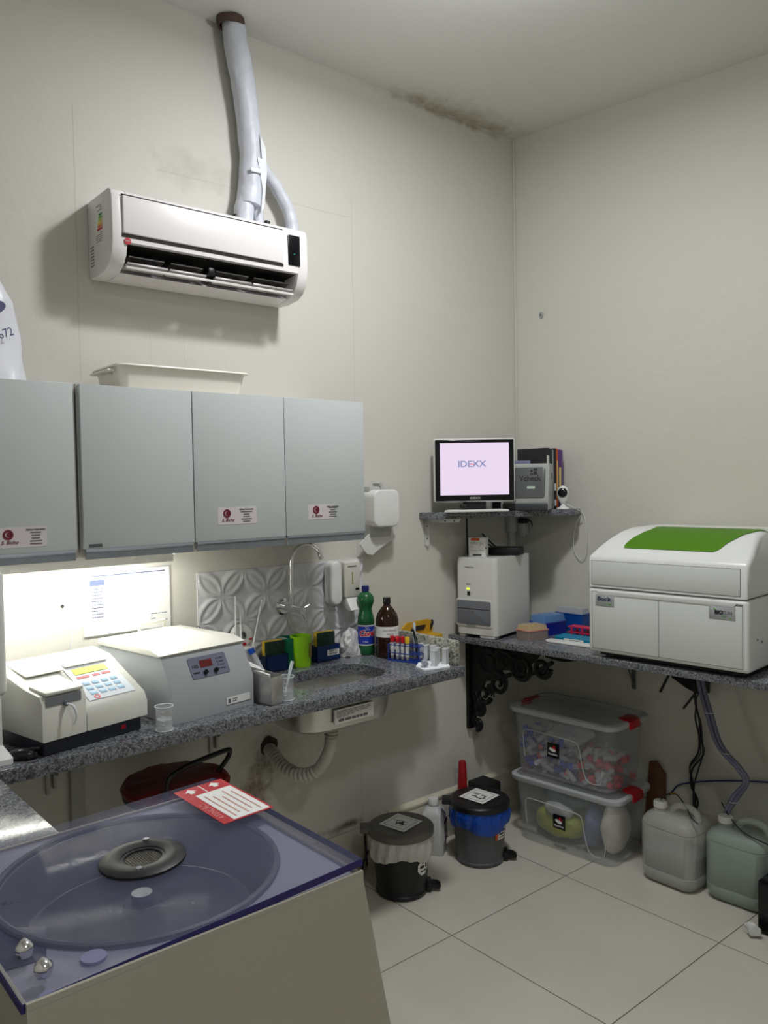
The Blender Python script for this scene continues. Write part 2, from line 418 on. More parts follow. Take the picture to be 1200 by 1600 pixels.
SX0, SX1, SY0, SY1 = -1.455, -1.09, -.40, -.165
b = bm_new(); plate_hole(b, [(-3.37, 0-.001), (-.862, -.001), (-.862, -.487), (-3.37, -.487)], rrect(SX0, SX1, SY0, SY1, .09), CZ-.035, CZ); obj('worktop_slab', b, GRAN, ctr)
b = bm_new(); box(b, -3.37, -.861, -.492, -.487, CZ-.036, CZ, .0015); obj('front_edge', b, GRAN, ctr)
b = bm_new(); box(b, -.884, -.862, -.47, -.002, CZ, CZ+.085, .003)
obj('side_upstand', b, GRAN_L, ctr, label='lighter speckled granite upstand')
b = bm_new(); box(b, -3.37, -2.354, -.93, -.493, CZ-.035, CZ, .0015); obj('return_slab', b, GRAN, ctr)
b = bm_new()
ri = lambda g, z, dr=0: [(x, y, z) for x, y in rrect(SX0-.012+g, SX1+.012-g, SY0-.012+g, SY1+.012-g, max(.03, .095-g*.3))]
rings_surface(b, [ri(-.012, CZ-.036), ri(0, CZ-.036), ri(.004, CZ-.10), ri(.012, CZ-.135), ri(.035, CZ-.15)], cap0=False, cap1=True)
bmesh.ops.solidify(b, geom=b.faces[:], thickness=-.0012)
snk = obj('sink_bowl', b, STEEL, ctr, label='stainless steel sink bowl')
b = bm_new(); cyl(b, .03, CZ-.151, CZ-.148, (-1.27, -.28, 0)); obj('drain', b, CHROME, snk)
b = bm_new(); box(b, -1.36, -1.205, SY0-.0195, SY0-.0125, CZ-.115, CZ-.07); obj('printed_sheet', b, PAPER, snk, label='white printed sticker')
b = bm_new(); lines_of_print(b, -1.352, -1.215, CZ-.098, CZ-.074, 5, SY0-.0197); lines_of_print(b, -1.345, -1.23, CZ-.112, CZ-.102, 1, SY0-.0197, .8)
obj('small_print', b, INKG, snk)
tap_hole = None
# corrugated drain hose
hose = thing('drain_hose', 'white corrugated hose looping from the sink into the stained wall hole', 'hose', (0, 0, 0))
hp = smooth_path([(-1.27, -.28, .705), (-1.272, -.28, .66), (-1.278, -.27, .60), (-1.30, -.23, .535), (-1.33, -.17, .515), (-1.345, -.10, .53), (-1.345, -.045, .555), (-1.34, -.002, .565)], 40)
b = bm_new(); tube(b, hp, lambda t: .0205+.0032*math.sin(t*2*PI*30)*(1 if (.10 < t < .16 or t > .42) else .12), 18); obj('corrugated_tube', b, mat('old_white_hose', (190, 186, 176), .5, noise=.06, nscale=30), hose)
b = bm_new(); cyl(b, .026, .68, .706, (-1.27, -.28, 0)); obj('collar', b, mat('white_nut', (200, 198, 190), .5, noise=.05), hose)
b = bm_new(); lathe(b, [(.012, 0), (.028, 0), (.034, .003), (.028, .005), (.020, .002), (.012, .003)], 24, mtx=Matrix.Translation((-1.338, -.0005, .572)) @ rot('X', 90)); crumple(b, .006, 3, 40)
obj('broken_rim', b, mat('mouldy_plaster', (62, 56, 40), .9, noise=.4, nscale=60, bump=.6), hose)

# gooseneck tap
tap = thing('gooseneck_tap', 'chrome wall tap with tall gooseneck spout above the sink', 'tap', (-1.272, -.008, 1.055))
b = bm_new(); lathe(b, [(0, 0), (.03, 0), (.03, .004), (.022, .011), (0, .011)], 28, mtx=rot('X', 90)); obj('wall_flange', b, CHROME, tap)
b = bm_new(); tube(b, [(0, -.008, 0), (0, -.10, 0)], .0115, 16); lathe(b, [(0, 0), (.014, 0), (.014, .022), (0, .022)], 20, (0, -.058, -.012)); obj('valve_body', b, CHROME, tap)
b = bm_new(); tube(b, [(0, -.058, .01), (.0, -.058, .04), (0, -.058, .12), (.004, -.058, .175), (.03, -.062, .212), (.07, -.066, .218), (.105, -.07, .198), (.12, -.072, .165)], lambda t: .0075 if t < .93 else .0088, 14, smooth=8); obj('spout', b, CHROME, tap)
b = bm_new(); tube(b, [(0, -.10, 0), (0, -.125, 0)], .013, 14); tube(b, [(0, -.112, .002), (.03, -.12, .016)], .004, 8); tube(b, [(0, -.112, -.002), (.014, -.118, -.03)], .0045, 8); obj('lever', b, CHROME, tap)

# second bench along the right wall
BX = lambda y: -.451-.088*y     # x of the bench front at depth y (y negative)
b = bm_new(); prism(b, [(-.001, -.001), (WB(-2.1)-.001, -2.1), (BX(-2.1), -2.1), (-.451, -.001)], 'z', .821, .847, .002); bench = obj('granite_bench', b, GRAN)
tag(bench, 'dark grey granite bench along the right-hand wall carrying the two analysers', 'bench')
def scroll_pts(cx, cz, r0, r1, a0, turns, n=26):
    return [(0, cx+(r0+(r1-r0)*k/n)*math.cos(math.radians(a0)+turns*2*PI*k/n), cz+(r0+(r1-r0)*k/n)*math.sin(math.radians(a0)+turns*2*PI*k/n)) for k in range(n+1)]
def iron_bracket(name, label, loc, rz):
    br = thing(name, label, 'bracket', loc, rz)
    b = bm_new(); box(b, -.016, .016, -.02, -.001, -.39, 0, .002); obj('wall_bar', b, IRON, br)
    b = bm_new(); box(b, -.016, .016, -.58, -.02, -.014, 0, .002)
    tube(b, [(0, -.58, -.007), (0, -.50, -.024), (0, -.42, -.02)], .006, 8, smooth=4); obj('top_bar', b, IRON, br)
    b = bm_new()
    for sc in ((-.062, -.30, .03, .006, 90, 1.4), (-.05, -.365, .024, .005, -90, -1.3), (-.09, -.23, .04, .01, 200, 1.2), (-.17, -.17, .05, .012, 60, 1.5), (-.30, -.085, .055, .012, 10, -1.6), (-.40, -.07, .04, .01, 180, 1.5), (-.12, -.09, .06, .015, 120, -1.5), (-.22, -.07, .045, .01, 0, 1.4)):
        tube(b, scroll_pts(*sc), lambda t: .010*(1-.5*t)+.002, 8)
    tube(b, [(0, -.02, -.36), (0, -.05, -.30), (0, -.03, -.22), (0, -.09, -.17), (0, -.17, -.15), (0, -.25, -.12), (0, -.35, -.10), (0, -.45, -.04)], .009, 8, smooth=6)
    obj('scrollwork', b, IRON, br)
    b = bm_new()
    prism(b, [(-.02, -.014), (-.40, -.014), (-.36, -.055), (-.28, -.10), (-.20, -.11), (-.155, -.17), (-.11, -.155), (-.08, -.22), (-.03, -.235), (-.02, -.2)], 'x', -.004, .004)
    for k in range(7):
        a = math.radians(-100+k*22); tube(b, [(0, -.14, -.18), (0, -.14+.028*math.cos(a)*1.3, -.205+.028*math.sin(a))], [.008, .003], 6)
    for k in range(5):
        a = math.radians(150+k*25); tube(b, [(0, -.26, -.05), (0, -.26+.07*math.cos(a), -.06+.06*math.sin(a))], [.012, .004], 6)
    obj('leaf_plate', b, IRON, br)
    return br
iron_bracket('iron_bracket', 'black cast-iron scroll bracket holding the bench beside the corner of the room', (-.335, 0, .8205), 0)
iron = MATS

# thin grey brackets under the bench on the right wall
def wall_angle(y, label, L_=.14, D=.2):
    t = thing('shelf_bracket', label, 'bracket', (WB(y), y, .8205), -98.7)
    b = bm_new(); box(b, -.01, .01, -.005, -.001, -L_, 0, .001); box(b, -.01, .01, -D, -.001, -.005, 0, .001); obj('angle_plate', b, mat('grey_metal', (120, 122, 124), .45, .6, noise=.1), t)
    b = bm_new(); tube(b, [(0, -.006, -L_+.02), (0, -.06, -.05), (0, -.12, -.008)], .004, 6); tube(b, [(p[0], p[1]-.012, p[2]) for p in scroll_pts(-.02, -.08, .02, .01, 0, 1)], .003, 6); obj('brace', b, mat('grey_metal', ()), t)
    return t
wall_angle(-.54, 'grey metal bracket under the bench behind the stacked storage boxes', .20)
wall_angle(-1.10, 'grey metal bracket under the bench near the drain hoses', .20)

# ------------------------------------------------------------------ corner shelf
SZ = 1.362
b = bm_new(); prism(b, [(-.001, -.001), (WB(.31)-.001, -.31), (-.04, -.345), (-.60, -.062), (-.606, -.001)], 'z', SZ-.026, SZ, .002); sh = obj('corner_shelf', b, GRAN)
tag(sh, 'small grey granite shelf across the corner, holding the monitor and books', 'shelf')
def l_bracket(loc, rz, label):
    t = thing('shelf_bracket', label, 'bracket', loc, rz)
    b = bm_new(); prism(b, [(-.002, 0), (-.018, 0), (-.018, -.10), (-.010, -.115), (-.002, -.105)], 'x', -.001, .001); box(b, -.008, .008, -.002, -.001, -.11, 0); obj('wall_leg', b, mat('white_painted_metal', (205, 206, 204), .45, noise=.05), t)
    b = bm_new(); prism(b, [(-.002, 0), (-.16, 0), (-.148, -.014), (-.002, -.016)], 'x', -.001, .001); box(b, -.008, .008, -.15, -.002, -.002, 0); obj('shelf_leg', b, mat('white_painted_metal', ()), t)
    for y, z in ((-.010, -.03), (-.010, -.08), (-.09, -.008), (-.13, -.008)): b = bm_new(); cyl(b, .003, -.003, .003, mtx=Matrix.Translation((0, y, z)) @ rot('Y', 90), seg=10); obj('screw', b, DGREY, t)
    return t
l_bracket((-.572, 0, SZ-.0265), 20, 'white metal angle bracket under the left end of the corner shelf')

# ------------------------------------------------------------------ air conditioner
ac = thing('air_conditioner', 'white wall-mounted air conditioner high above the cabinets', 'air conditioner', (-1.589, -.001, 2.11))
W2 = .332
out = [(0, 0), (0, .214), (-.155, .216), (-.172, .208), (-.179, .19), (-.181, .10), (-.179, .06), (-.170, .03), (-.150, .006), (-.12, -.008), (-.06, -.014), (-.01, -.012)]
notch = [(0, 0), (0, .214), (-.155, .216), (-.172, .208), (-.179, .19), (-.181, .10), (-.180, .066), (-.10, .06), (-.06, .03), (-.112, -.006), (-.06, -.014), (-.01, -.012)]
b = bm_new(); prism(b, out, 'x', -W2, -W2+.045, .004); prism(b, out, 'x', W2-.04, W2, .004); prism(b, notch, 'x', -W2+.045, W2-.04)
obj('casing', b, ACW, ac)
b = bm_new(); box(b, -.302, .232, -.187, -.181, .088, .194, .006, 3); obj('front_panel', b, ACW, ac)
b = bm_new()
for z0, z1 in ((.194, .198), (.079, .087)): box(b, -.304, .234, -.1825, -.180, z0, z1)
obj('panel_gap', b, DARK, ac)
b = bm_new(); box(b, -W2+.046, W2-.041, -.10, -.075, .028, .058); prism(b, [(-.165, .064), (-.10, .058), (-.064, .03), (-.06, .034), (-.09, .064)], 'x', -W2+.0455, W2-.0405); obj('outlet_recess', b, DARK, ac)
def vane(x0, x1):
    b = bm_new(); prism(b, [(-.158, .012), (-.118, .003), (-.117, .007), (-.157, .017)], 'x', x0, x1, .0006); v = obj('air_vane', b, mat('ac_vane', (160, 156, 154), .35, noise=.04), ac)
    b = bm_new(); prism(b, [(-.150, .034), (-.118, .026), (-.118, .028), (-.150, .037)], 'x', x0+.008, x1-.008)
    for k in range(12):
        x = x0+.02+(x1-x0-.04)*k/11; box(b, x-.0006, x+.0006, -.13, -.105, .012, .045)
    obj('vane_slat', b, mat('ac_slat', (70, 67, 65), .4, noise=.05), v)
for x0, x1 in ((-.28, -.155), (-.15, -.03), (.0, .13), (.135, .284)): vane(x0, x1)
b = bm_new(); box(b, -.284, .289, -.157, -.150, -.002, .006, .002); obj('outlet_lip', b, mat('ac_lip', (215, 212, 210), .3, noise=.03), ac)
b = bm_new(); box(b, -.026, -.004, -.165, -.13, .02, .04, .004); box(b, -.022, -.010, -.155, -.14, -.006, .002, .002); obj('centre_clip', b, BLACK, ac)
b = bm_new(); box(b, .254, .300, -.1835, -.181, .088, .186, .001); d = obj('display', b, BLACKG, ac, label='black display strip')
b = bm_new(); cyl(b, .003, 0, .0006, mtx=Matrix.Translation((.277, -.1836, .125)) @ rot('X', 90), seg=10); obj('indicator', b, mat('indicator_teal', (20, 90, 96), .4, emit=.4), d)
b = bm_new(); cyl(b, .0095, 0, .002, mtx=Matrix.Translation((-.288, -.1805, .068)) @ rot('X', 90), seg=24); lg = obj('round_badge', b, mat('badge_red', (188, 30, 44), .35, noise=.05), ac)
text('lettering', 'Rheem', .005, PAPER, lg, (-.288, -.1828, .068))
b = bm_new(); box(b, -W2-.0012, -W2, -.118, -.062, .075, .19); st = obj('energy_sticker', b, PAPER, ac)
cols = [(20, 120, 60), (90, 170, 60), (190, 200, 40), (235, 190, 40), (225, 110, 40), (200, 30, 40)]
for i, c in enumerate(cols):
    b = bm_new(); box(b, -W2-.0018, -W2-.0012, -.114, -.092+.003*i, .160-.008*(i+1), .160-.008*i-.002); obj('energy_bar', b, mat('energy_%d' % i, c, .5, noise=.04), st)
b = bm_new(); lines_of_print(b, -.112, -.068, .078, .108, 5, -W2-.0012, .3, 'left'); lines_of_print(b, -.112, -.072, .165, .185, 3, -W2-.0012, .3, 'left'); obj('small_print', b, INKG, st)
b = bm_new()
for k in range(7): box(b, -W2-.0008, -W2, -.045, -.02, .02+.009*k, .024+.009*k)
obj('side_grille', b, mat('ac_groove', (140, 136, 132), .5, noise=.05), ac)

# wrapped refrigerant pipes
pp = thing('wrapped_pipe', 'white-wrapped refrigerant pipes rising from the air conditioner into the ceiling hole', 'pipe', (0, 0, 0))
b = bm_new(); tube(b, [(-1.442, -.05, 2.998), (-1.430, -.048, 2.92), (-1.407, -.048, 2.80), (-1.392, -.048, 2.68), (-1.385, -.048, 2.56), (-1.388, -.048, 2.48), (-1.396, -.048, 2.41)], [.036, .040, .040, .037, .037, .041, .043], 18, smooth=8); crumple(b, .003, 2, 26)
obj('main_wrap', b, WRAP, pp)
b = bm_new(); tube(b, [(-1.405, -.05, 2.435), (-1.415, -.05, 2.39), (-1.42, -.055, 2.33)], [.032, .033, .03], 14, smooth=6); tube(b, [(-1.372, -.05, 2.43), (-1.363, -.05, 2.38), (-1.36, -.055, 2.33)], [.02, .019, .017], 12, smooth=6); crumple(b, .003, 5, 30)
obj('lower_wrap', b, WRAP, pp)
b = bm_new(); tube(b, [(-1.372, -.05, 2.60), (-1.335, -.045, 2.545), (-1.285, -.042, 2.50), (-1.245, -.045, 2.44), (-1.228, -.05, 2.38), (-1.226, -.055, 2.33)], .0215, 14, smooth=8); crumple(b, .002, 6, 34)
obj('side_wrap', b, WRAP, pp)
b = bm_new(); prism(b, [(-1.372, 2.64), (-1.352, 2.60), (-1.348, 2.52), (-1.362, 2.40), (-1.374, 2.385), (-1.366, 2.46), (-1.377, 2.53), (-1.384, 2.56), (-1.366, 2.56)], 'y', -.088, -.084); obj('loose_tape', b, mat('tape_white', (226, 230, 234), .4, noise=.04), pp)
b = bm_new(); box(b, -1.412, -1.372, -.094, -.089, 2.508, 2.522, .001); obj('tape_strip', b, mat('tape_white', ()), pp)
b = bm_new(); tube(b, [(-1.34, -.07, 2.365), (-1.345, -.07, 2.33)], .010, 10); obj('black_sleeve', b, BLACK, pp)
b = bm_new(); tube(b, [(-1.45, -.05, 2.37), (-1.45, -.05, 2.33)], .009, 10); obj('black_sleeve', b, BLACK, pp)
b = bm_new(); lathe(b, [(.036, 0), (.046, 0), (.047, -.010), (.044, -.024), (.036, -.024)], 28, (-1.452, -.050, 2.999), sy=.95); crumple(b, .004, 8, 30)
obj('ceiling_sleeve', b, mat('brown_foam', (88, 72, 62), .85, noise=.3, nscale=30, bump=.5), pp)

# ------------------------------------------------------------------ wall cabinets
CT, CB = 1.752, 1.325
def cabinet(x0, x1, label, doors, stick, plate=None, dz=0):
    c = thing('wall_cabinet', label, 'cabinet', (x0, 0, 0)); w_ = x1-x0
    b = bm_new()
    box(b, 0, .015, -.30, -.001, CB-.022+dz, CT+dz); box(b, w_-.015, w_, -.30, -.001, CB-.022+dz, CT+dz)
    box(b, .015, w_-.015, -.30, -.001, CT-.015+dz, CT+dz); box(b, .015, w_-.015, -.30, -.001, CB-.006+dz, CB+.01+dz); box(b, .015, w_-.015, -.008, -.001, CB+.01+dz, CT-.015+dz)
    obj('carcass', b, CABSIDE, c)
    for a, e in doors:
        b = bm_new(); box(b, a-x0, e-x0, -.32, -.3015, CB+dz, CT-.002+dz, .0012); dr = obj('door', b, CABW, c)
        b = bm_new(); prism(b, [(-.32, CB+dz), (-.322, CB-.006+dz), (-.319, CB-.010+dz), (-.3205, CB-.027+dz), (-.316, CB-.027+dz), (-.314, CB-.006+dz), (-.303, CB+dz)], 'x', a-x0+.004, e-x0-.004); obj('handle_profile', b, ALU, dr)
        if plate == a:
            b = bm_new(); box(b, a-x0+.012, a-x0+.047, -.3212, -.32, CB+.004+dz, CB+.012+dz); obj('maker_plate', b, mat('plate_grey', (96, 104, 104), .35, .4, noise=.08), dr)
        if a in stick:
            sx0, sx1, sz0, sz1 = stick[a]
            b = bm_new(); box(b, sx0-x0, sx1-x0, -.3208, -.32, sz0, sz1); s = obj('paper_label', b, mat('label_paper', (212, 204, 206), .5, noise=.03), dr)
            cx = sx0-x0+.03; cz = (sz0+sz1)/2
            b = bm_new(); lathe(b, [(.007, 0), (.0125, 0), (.0125, .0008), (.007, .0008)], 24, mtx=Matrix.Translation((cx, -.3209, cz+.007)) @ rot('X', 90)); cyl(b, .006, 0, .0008, mtx=Matrix.Translation((cx+.002, -.3209, cz+.007)) @ rot('X', 90), seg=16)
            obj('round_logo', b, mat('maroon_ink', (110, 26, 48), .5, noise=.05), s)
            text('lettering', 'S. Bicho', .0125, mat('maroon_ink', ()), s, (cx+.003, -.3215, cz-.012), shear=.3)
            text('lettering', 'Clínica Veterinária', .0062, INK, s, (cx+.065, -.3215, sz1-.007))
            b = bm_new()
            for k in range(5):
                hw = random.uniform(.009, .02); box(b, cx+.065-hw, cx+.065+hw, -.3214, -.3208, sz0+.006+k*.007, sz0+.009+k*.007)
            obj('small_print', b, INKG, s)
    return c
cabinet(-2.68, -2.084, 'grey wall cabinet furthest left, its door reaching out beside the white bag', [(-2.68, -2.386), (-2.383, -2.094)], {-2.383: (-2.29, -2.168, CB+.015, CB+.065)})
cabinet(-2.078, -1.762, 'grey wall cabinet without a paper label, beneath the air conditioner end', [(-2.076, -1.764)], {}, plate=-2.076)
cabinet(-1.7615, -1.144, 'grey double wall cabinet above the sink with two labelled doors', [(-1.7605, -1.457), (-1.455, -1.145)], {-1.7605: (-1.69, -1.56, CB+.045, CB+.095), -1.455: (-1.373, -1.27, CB+.047, CB+.093)}, dz=0)

# light strip under the cabinets
ls = thing('strip_light', 'white glowing strip light fixed under the left cabinets', 'light', (-2.0, -.13, 1.3015))
b = bm_new(); box(b, -.42, .245, -.03, .03, -.012, -.0005, .003); box(b, -.42, .245, -.034, -.030, -.040, -.001, .001); box(b, -.42, .245, .024, .028, -.031, -.001, .001); obj('housing', b, WHITE, ls)
b = bm_new(); tube(b, [(-.41, -.002, -.024), (.235, -.002, -.024)], .008, 14); obj('glowing_tube', b, mat('tube_glow', (255, 255, 246), .5, emit=STRIP_E), ls)
b = bm_new(); box(b, .245, .275, -.03, .02, -.022, -.0005, .008, 3); obj('end_cap', b, WHITE, ls)
b = bm_new(); tube(b, [(-.2, -.03, -.01), (-.19, -.02, -.05), (-.175, .02, -.10)], .0015, 6, smooth=5); tube(b, [(-.03, -.03, -.01), (.0, -.01, -.045)], .0015, 6); obj('cable', b, WHITE, ls)

# ------------------------------------------------------------------ on top of the cabinets
tr = thing('plastic_tray', 'empty white plastic tray lying on the middle cabinets', 'tray', (-1.742, -.165, CT+.0005), -1)
b = bm_new()
def ir(x0, x1, y0, y1, r, z): return [(x, y, z) for x, y in rrect(x0, x1, y0, y1, r)]
rings_surface(b, [ir(-.185, .178, -.085, .085, .02, .0), ir(-.198, .192, -.10, .10, .025, .066), ir(-.206, .202, -.11, .11, .03, .068), ir(-.208, .204, -.112, .112, .03, .064)], True, False)
bmesh.ops.solidify(b, geom=b.faces[:], thickness=.0015)
obj('tray_body', b, mat('cream_white_plastic', (236, 233, 224), .4, noise=.02), tr)
b = bm_new(); lathe(b, [(.003, 0), (.006, 0), (.006, .002), (.003, .002)], 12, mtx=Matrix.Translation((-.199, -.03, .05)) @ rot('Y', -90)); box(b, -.222, -.202, -.07, .07, .05, .056, .002); obj('end_grip', b, mat('cream_white_plastic', ()), tr)
bg = thing('plastic_bag', 'tall white printed plastic bag leaning on top of the leftmost cabinet', 'bag', (-2.31, -.17, CT+.0005))
b = bm_new()
sec = [(.0, .152, .10), (.05, .142, .09), (.10, .136, .08), (.16, .130, .072), (.21, .118, .062), (.25, .10, .05), (.29, .072, .038), (.33, .04, .02)]
rings_surface(b, [[(rx*math.cos(t)*(1+.05*math.sin(5*t+z*20)), ry*math.sin(t)*(1+.08*math.sin(7*t-z*30)), z) for t in [2*PI*k/48 for k in range(48)]] for z, rx, ry in sec])
subdiv(b, 1); crumple(b, .010, 4, 14)
obj('bag_body', b, mat('bag_white', (222, 224, 232), .35, noise=.04, bump=.3, bscale=14), bg)
t = text('phone_number', '3421-6672', .030, mat('navy_ink', (34, 32, 96), .5, noise=.05), bg, (0, 0, 0), spin=24, ext=.0002, align='RIGHT')
bag_y = lambda x, z: -(.098-.14*z)*math.sqrt(max(0, 1-(x/(.150-.09*z))**2))-.016
for v in t.data.vertices: X_, Z_ = v.co.x+.100, v.co.z+.128; v.co = (X_, bag_y(X_, Z_)+v.co.y, Z_)
b = bm_new(); vs = [(.040+.045*math.cos(a)*(1 if math.cos(a) > 0 else .8), .176+.020*math.sin(a)+.014*math.cos(a)) for a in [2*PI*k/24 for k in range(24)]]
b.faces.new([b.verts.new((x, bag_y(x, z), z)) for x, z in vs]); obj('blue_print', b, mat('navy_ink', ()), bg)

# ------------------------------------------------------------------ dispensers
d1 = thing('paper_dispenser', 'white rounded paper dispenser on the wall beside the end of the cabinets', 'dispenser', (-.845, -.001, 1.318))
b = bm_new(); prism(b, rrect(-.065, .062, 0, .14, .03), 'y', -.085, -.012, .006, 3); obj('cover', b, WHITE, d1)
b = bm_new(); box(b, -.055, .052, -.045, 0, -.04, .155, .006); prism(b, [(.02, .14), (.0, .14), (-.01, .165), (.0, .17)], 'y', -.05, -.01); obj('back_plate', b, mat('clear_grey_plastic', (176, 178, 174), .35, noise=.04), d1)
b = bm_new(); prism(b, [(-.10, -.062), (-.07, -.10), (-.04, -.105), (.045, -.06), (.075, -.045), (.055, -.01), (-.02, -.0)], 'y', -.04, -.035); subdiv(b, 2); crumple(b, .004, 2, 30); obj('paper_tongue', b, mat('soft_tissue', (214, 214, 210), .8, noise=.03), d1)
d2 = thing('soap_dispenser', 'white tall oval dispenser bottle fixed to the relief tiles', 'dispenser', (-1.075, -.017, 1.045))
b = bm_new(); prism(b, rrect(-.024, .024, 0, .158, .0235), 'y', -.05, -.001, .007, 3); obj('oval_body', b, WHITE, d2)
d3 = thing('soap_dispenser', 'beige square soap dispenser with chute, nearest the end of the relief tiles', 'dispenser', (-1.005, -.017, 1.03))
b = bm_new(); box(b, -.036, .038, -.052, -.001, .035, .17, .008, 3); obj('soap_case', b, mat('beige_plastic', (206, 204, 194), .4, noise=.03), d3)
b = bm_new(); prism(b, [(-.001, .035), (-.052, .035), (-.078, -.006), (-.065, -.010), (-.03, .004), (-.001, .02)], 'x', -.03, .03, .002); obj('push_chute', b, WHITE, d3)
b = bm_new(); box(b, -.004, .001, -.053, -.0521, .085, .13); obj('level_window', b, mat('olive_window', (150, 146, 90), .4, noise=.05), d3)
b = bm_new(); box(b, .012, .028, -.053, -.0521, .062, .070); obj('dark_badge', b, BLACK, d3)
b = bm_new(); lines_of_print(b, -.022, .018, .146, .152, 1, -.0521, .8); obj('small_print', b, INKG, d3)

# printed sheet on the wall
mat('faded_ink', (84, 94, 122), .6, noise=.05)
sheet = thing('printed_sheet', 'laminated white printed sheet taped to the lit wall beneath the cabinets', 'poster', (-1.828, -.0015, 1.04))
b = bm_new(); box(b, -.14, .138, -.0015, 0, 0, .195); obj('paper', b, PAPER, sheet)
b = bm_new()
for x0, x1, z0, z1 in ((-.14, .138, .191, .195), (.134, .138, 0, .195), (-.14, .138, 0, .002)): box(b, x0, x1, -.003, -.0015, z0, z1)
obj('edge_strip', b, mat('aluminium_edge', (190, 190, 188), .4, .3, noise=.05), sheet)
b = bm_new(); box(b, -.12, -.075, -.0024, -.0016, .150, .168); obj('shaded_block', b, mat('faded_ink', ()), sheet); b = bm_new(); box(b, -.115, .12, -.0024, -.0016, .177, .181); obj('header_rule', b, mat('faded_ink', ()), sheet); b = bm_new(); lines_of_print(b, -.115, -.08, .05, .145, 10, -.0016, .35); obj('faded_print', b, mat('faded_ink', ()), sheet); b = bm_new(); lines_of_print(b, .07, .125, .02, .05, 4, -.0016, .3)
obj('faded_print', b, mat('faded_ink', ()), sheet)
cr = thing('hanging_cable', 'thin white cable hanging from a wall hole behind the keypad instrument', 'cable', (-2.03, -.004, 1.14))
b = bm_new(); tube(b, [(0, 0, 0), (.02, -.01, -.03), (.02, -.015, -.09), (.0, -.02, -.16), (-.04, -.03, -.22)], .002, 6, smooth=6); obj('cable', b, mat('grey_white_cable', (200, 200, 205), .5, noise=.04), cr)
b = bm_new(); cyl(b, .005, 0, .003, mtx=rot('X', 90)); obj('wall_hole', b, DARK, cr)

# conduits below the counter
cd = thing('cable_conduit', 'grey vertical cable duct on the wall beneath the left worktop', 'duct', (-2.005, -.001, 0))
b = bm_new(); box(b, -.021, .019, -.02, 0, .18, .82, .002); obj('duct', b, mat('grey_duct', (176, 176, 174), .5, noise=.04), cd)
for x, lb in ((-2.078, 'small white wall hook plate under the worktop left of the duct'), (-1.555, 'small white wall hook plate under the worktop behind the stool')):
    h = thing('hook_plate', lb, 'hook', (x, -.001, .60))
    b = bm_new(); box(b, -.015, -.004, -.012, 0, 0, .2, .002); box(b, .004, .012, -.02, 0, .015, .2, .002); obj('plate', b, mat('grey_duct', ()), h)
    b = bm_new(); cyl(b, .006, 0, .012, (.008, -.03, .06), 10); obj('screw', b, GREYP, h)

# ------------------------------------------------------------------ items on the counter
# tall instrument on the far left
ti = thing('tall_instrument', 'tall white instrument with column and foot at the far end of the worktop', 'instrument', (-2.43, -.345, CZ+.0005), 0)
b = bm_new(); box(b, -.14, .128, -.09, .16, .15, .44, .014, 4); obj('head', b, WHITE, ti)
b = bm_new(); box(b, -.12, .095, -.092, -.0895, .195, .415, .001); obj('inset_panel', b, mat('inset_grey', (170, 172, 176), .4, noise=.03), ti)
b = bm_new(); box(b, -.13, .114, -.085, .15, .03, .17, .004); obj('column', b, WHITE, ti)
b = bm_new(); rings_surface(b, [ir(-.15, .128, -.118, .16, .01, 0), ir(-.15, .128, -.118, .16, .01, .012), ir(-.13, .114, -.086, .15, .01, .038)]); obj('foot', b, WHITE, ti)
b = bm_new(); box(b, .04, .11, -.05, .0, .4405, .452, .006, 3); obj('black_cap', b, BLACK, ti)

ms = thing('computer_mouse', 'black computer mouse lying at the worktop edge', 'mouse', (-2.276, -.443, CZ+.0005), 58)
b = bm_new()
lathe(b, [(0, 0), (.018, 0), (.0215, .006), (.0205, .014), (.016, .021), (.008, .0245), (0, .025)], 32, sy=1.6); obj('mouse_shell', b, mat('mouse_black', (22, 22, 28), .22, noise=.1), ms)
b = bm_new(); box(b, -.0015, .0015, -.036, -.014, .0205, .0255, .001); obj('scroll_wheel', b, DGREY, ms)

# keypad instrument
sp = thing('keypad_instrument', 'cream instrument with blue keypad and a curved grey tube on its front', 'instrument', (-2.243, -.478, CZ+.0005), 12)
body = mat('cream_instrument', (214, 214, 206), .42, noise=.03, nscale=5)
b = bm_new(); box(b, .008, .275, .01, .235, 0, .045, .003); obj('dark_plinth', b, mat('navy_plinth', (38, 42, 56), .5, noise=.05), sp, label='dark navy plinth')
b = bm_new(); prism(b, [(0, .036), (0, .125), (.012, .142), (.075, .150), (.235, .19), (.25, .18), (.25, .036)], 'x', 0, .115, .004); prism(b, [(0, .036), (0, .075), (.012, .098), (.16, .178), (.235, .19), (.25, .18), (.25, .036)], 'x', .115, .29, .004); obj('case', b, body, sp)
sl = math.degrees(math.atan2(.08, .148)); Mk = Matrix.Translation((.2, .014, .0995)) @ rot('X', sl)
b = bm_new(); box(b, -.066, .066, .004, .140, .0, .0025, .001, mtx if False else 1) if False else box(b, -.066, .066, .004, .140, 0, .0025, .001); obj('keypad_panel', b, mat('pale_blue_panel', (222, 228, 236), .4, noise=.03), sp, mtx=Mk)
b = bm_new(); box(b, -.05, .045, .104, .128, .0026, .0036); obj('display', b, mat('lcd_green', (186, 204, 70), .3, noise=.04), sp, mtx=Mk, label='yellow-green display')
b = bm_new()
for i in range(4):
    for j in range(3): box(b, -.05+i*.026, -.032+i*.026, .022+j*.019, .034+j*.019, .0026, .0040, .0006)
obj('key_grid', b, mat('pale_key', (152, 188, 212), .45, noise=.03), sp, mtx=Mk)
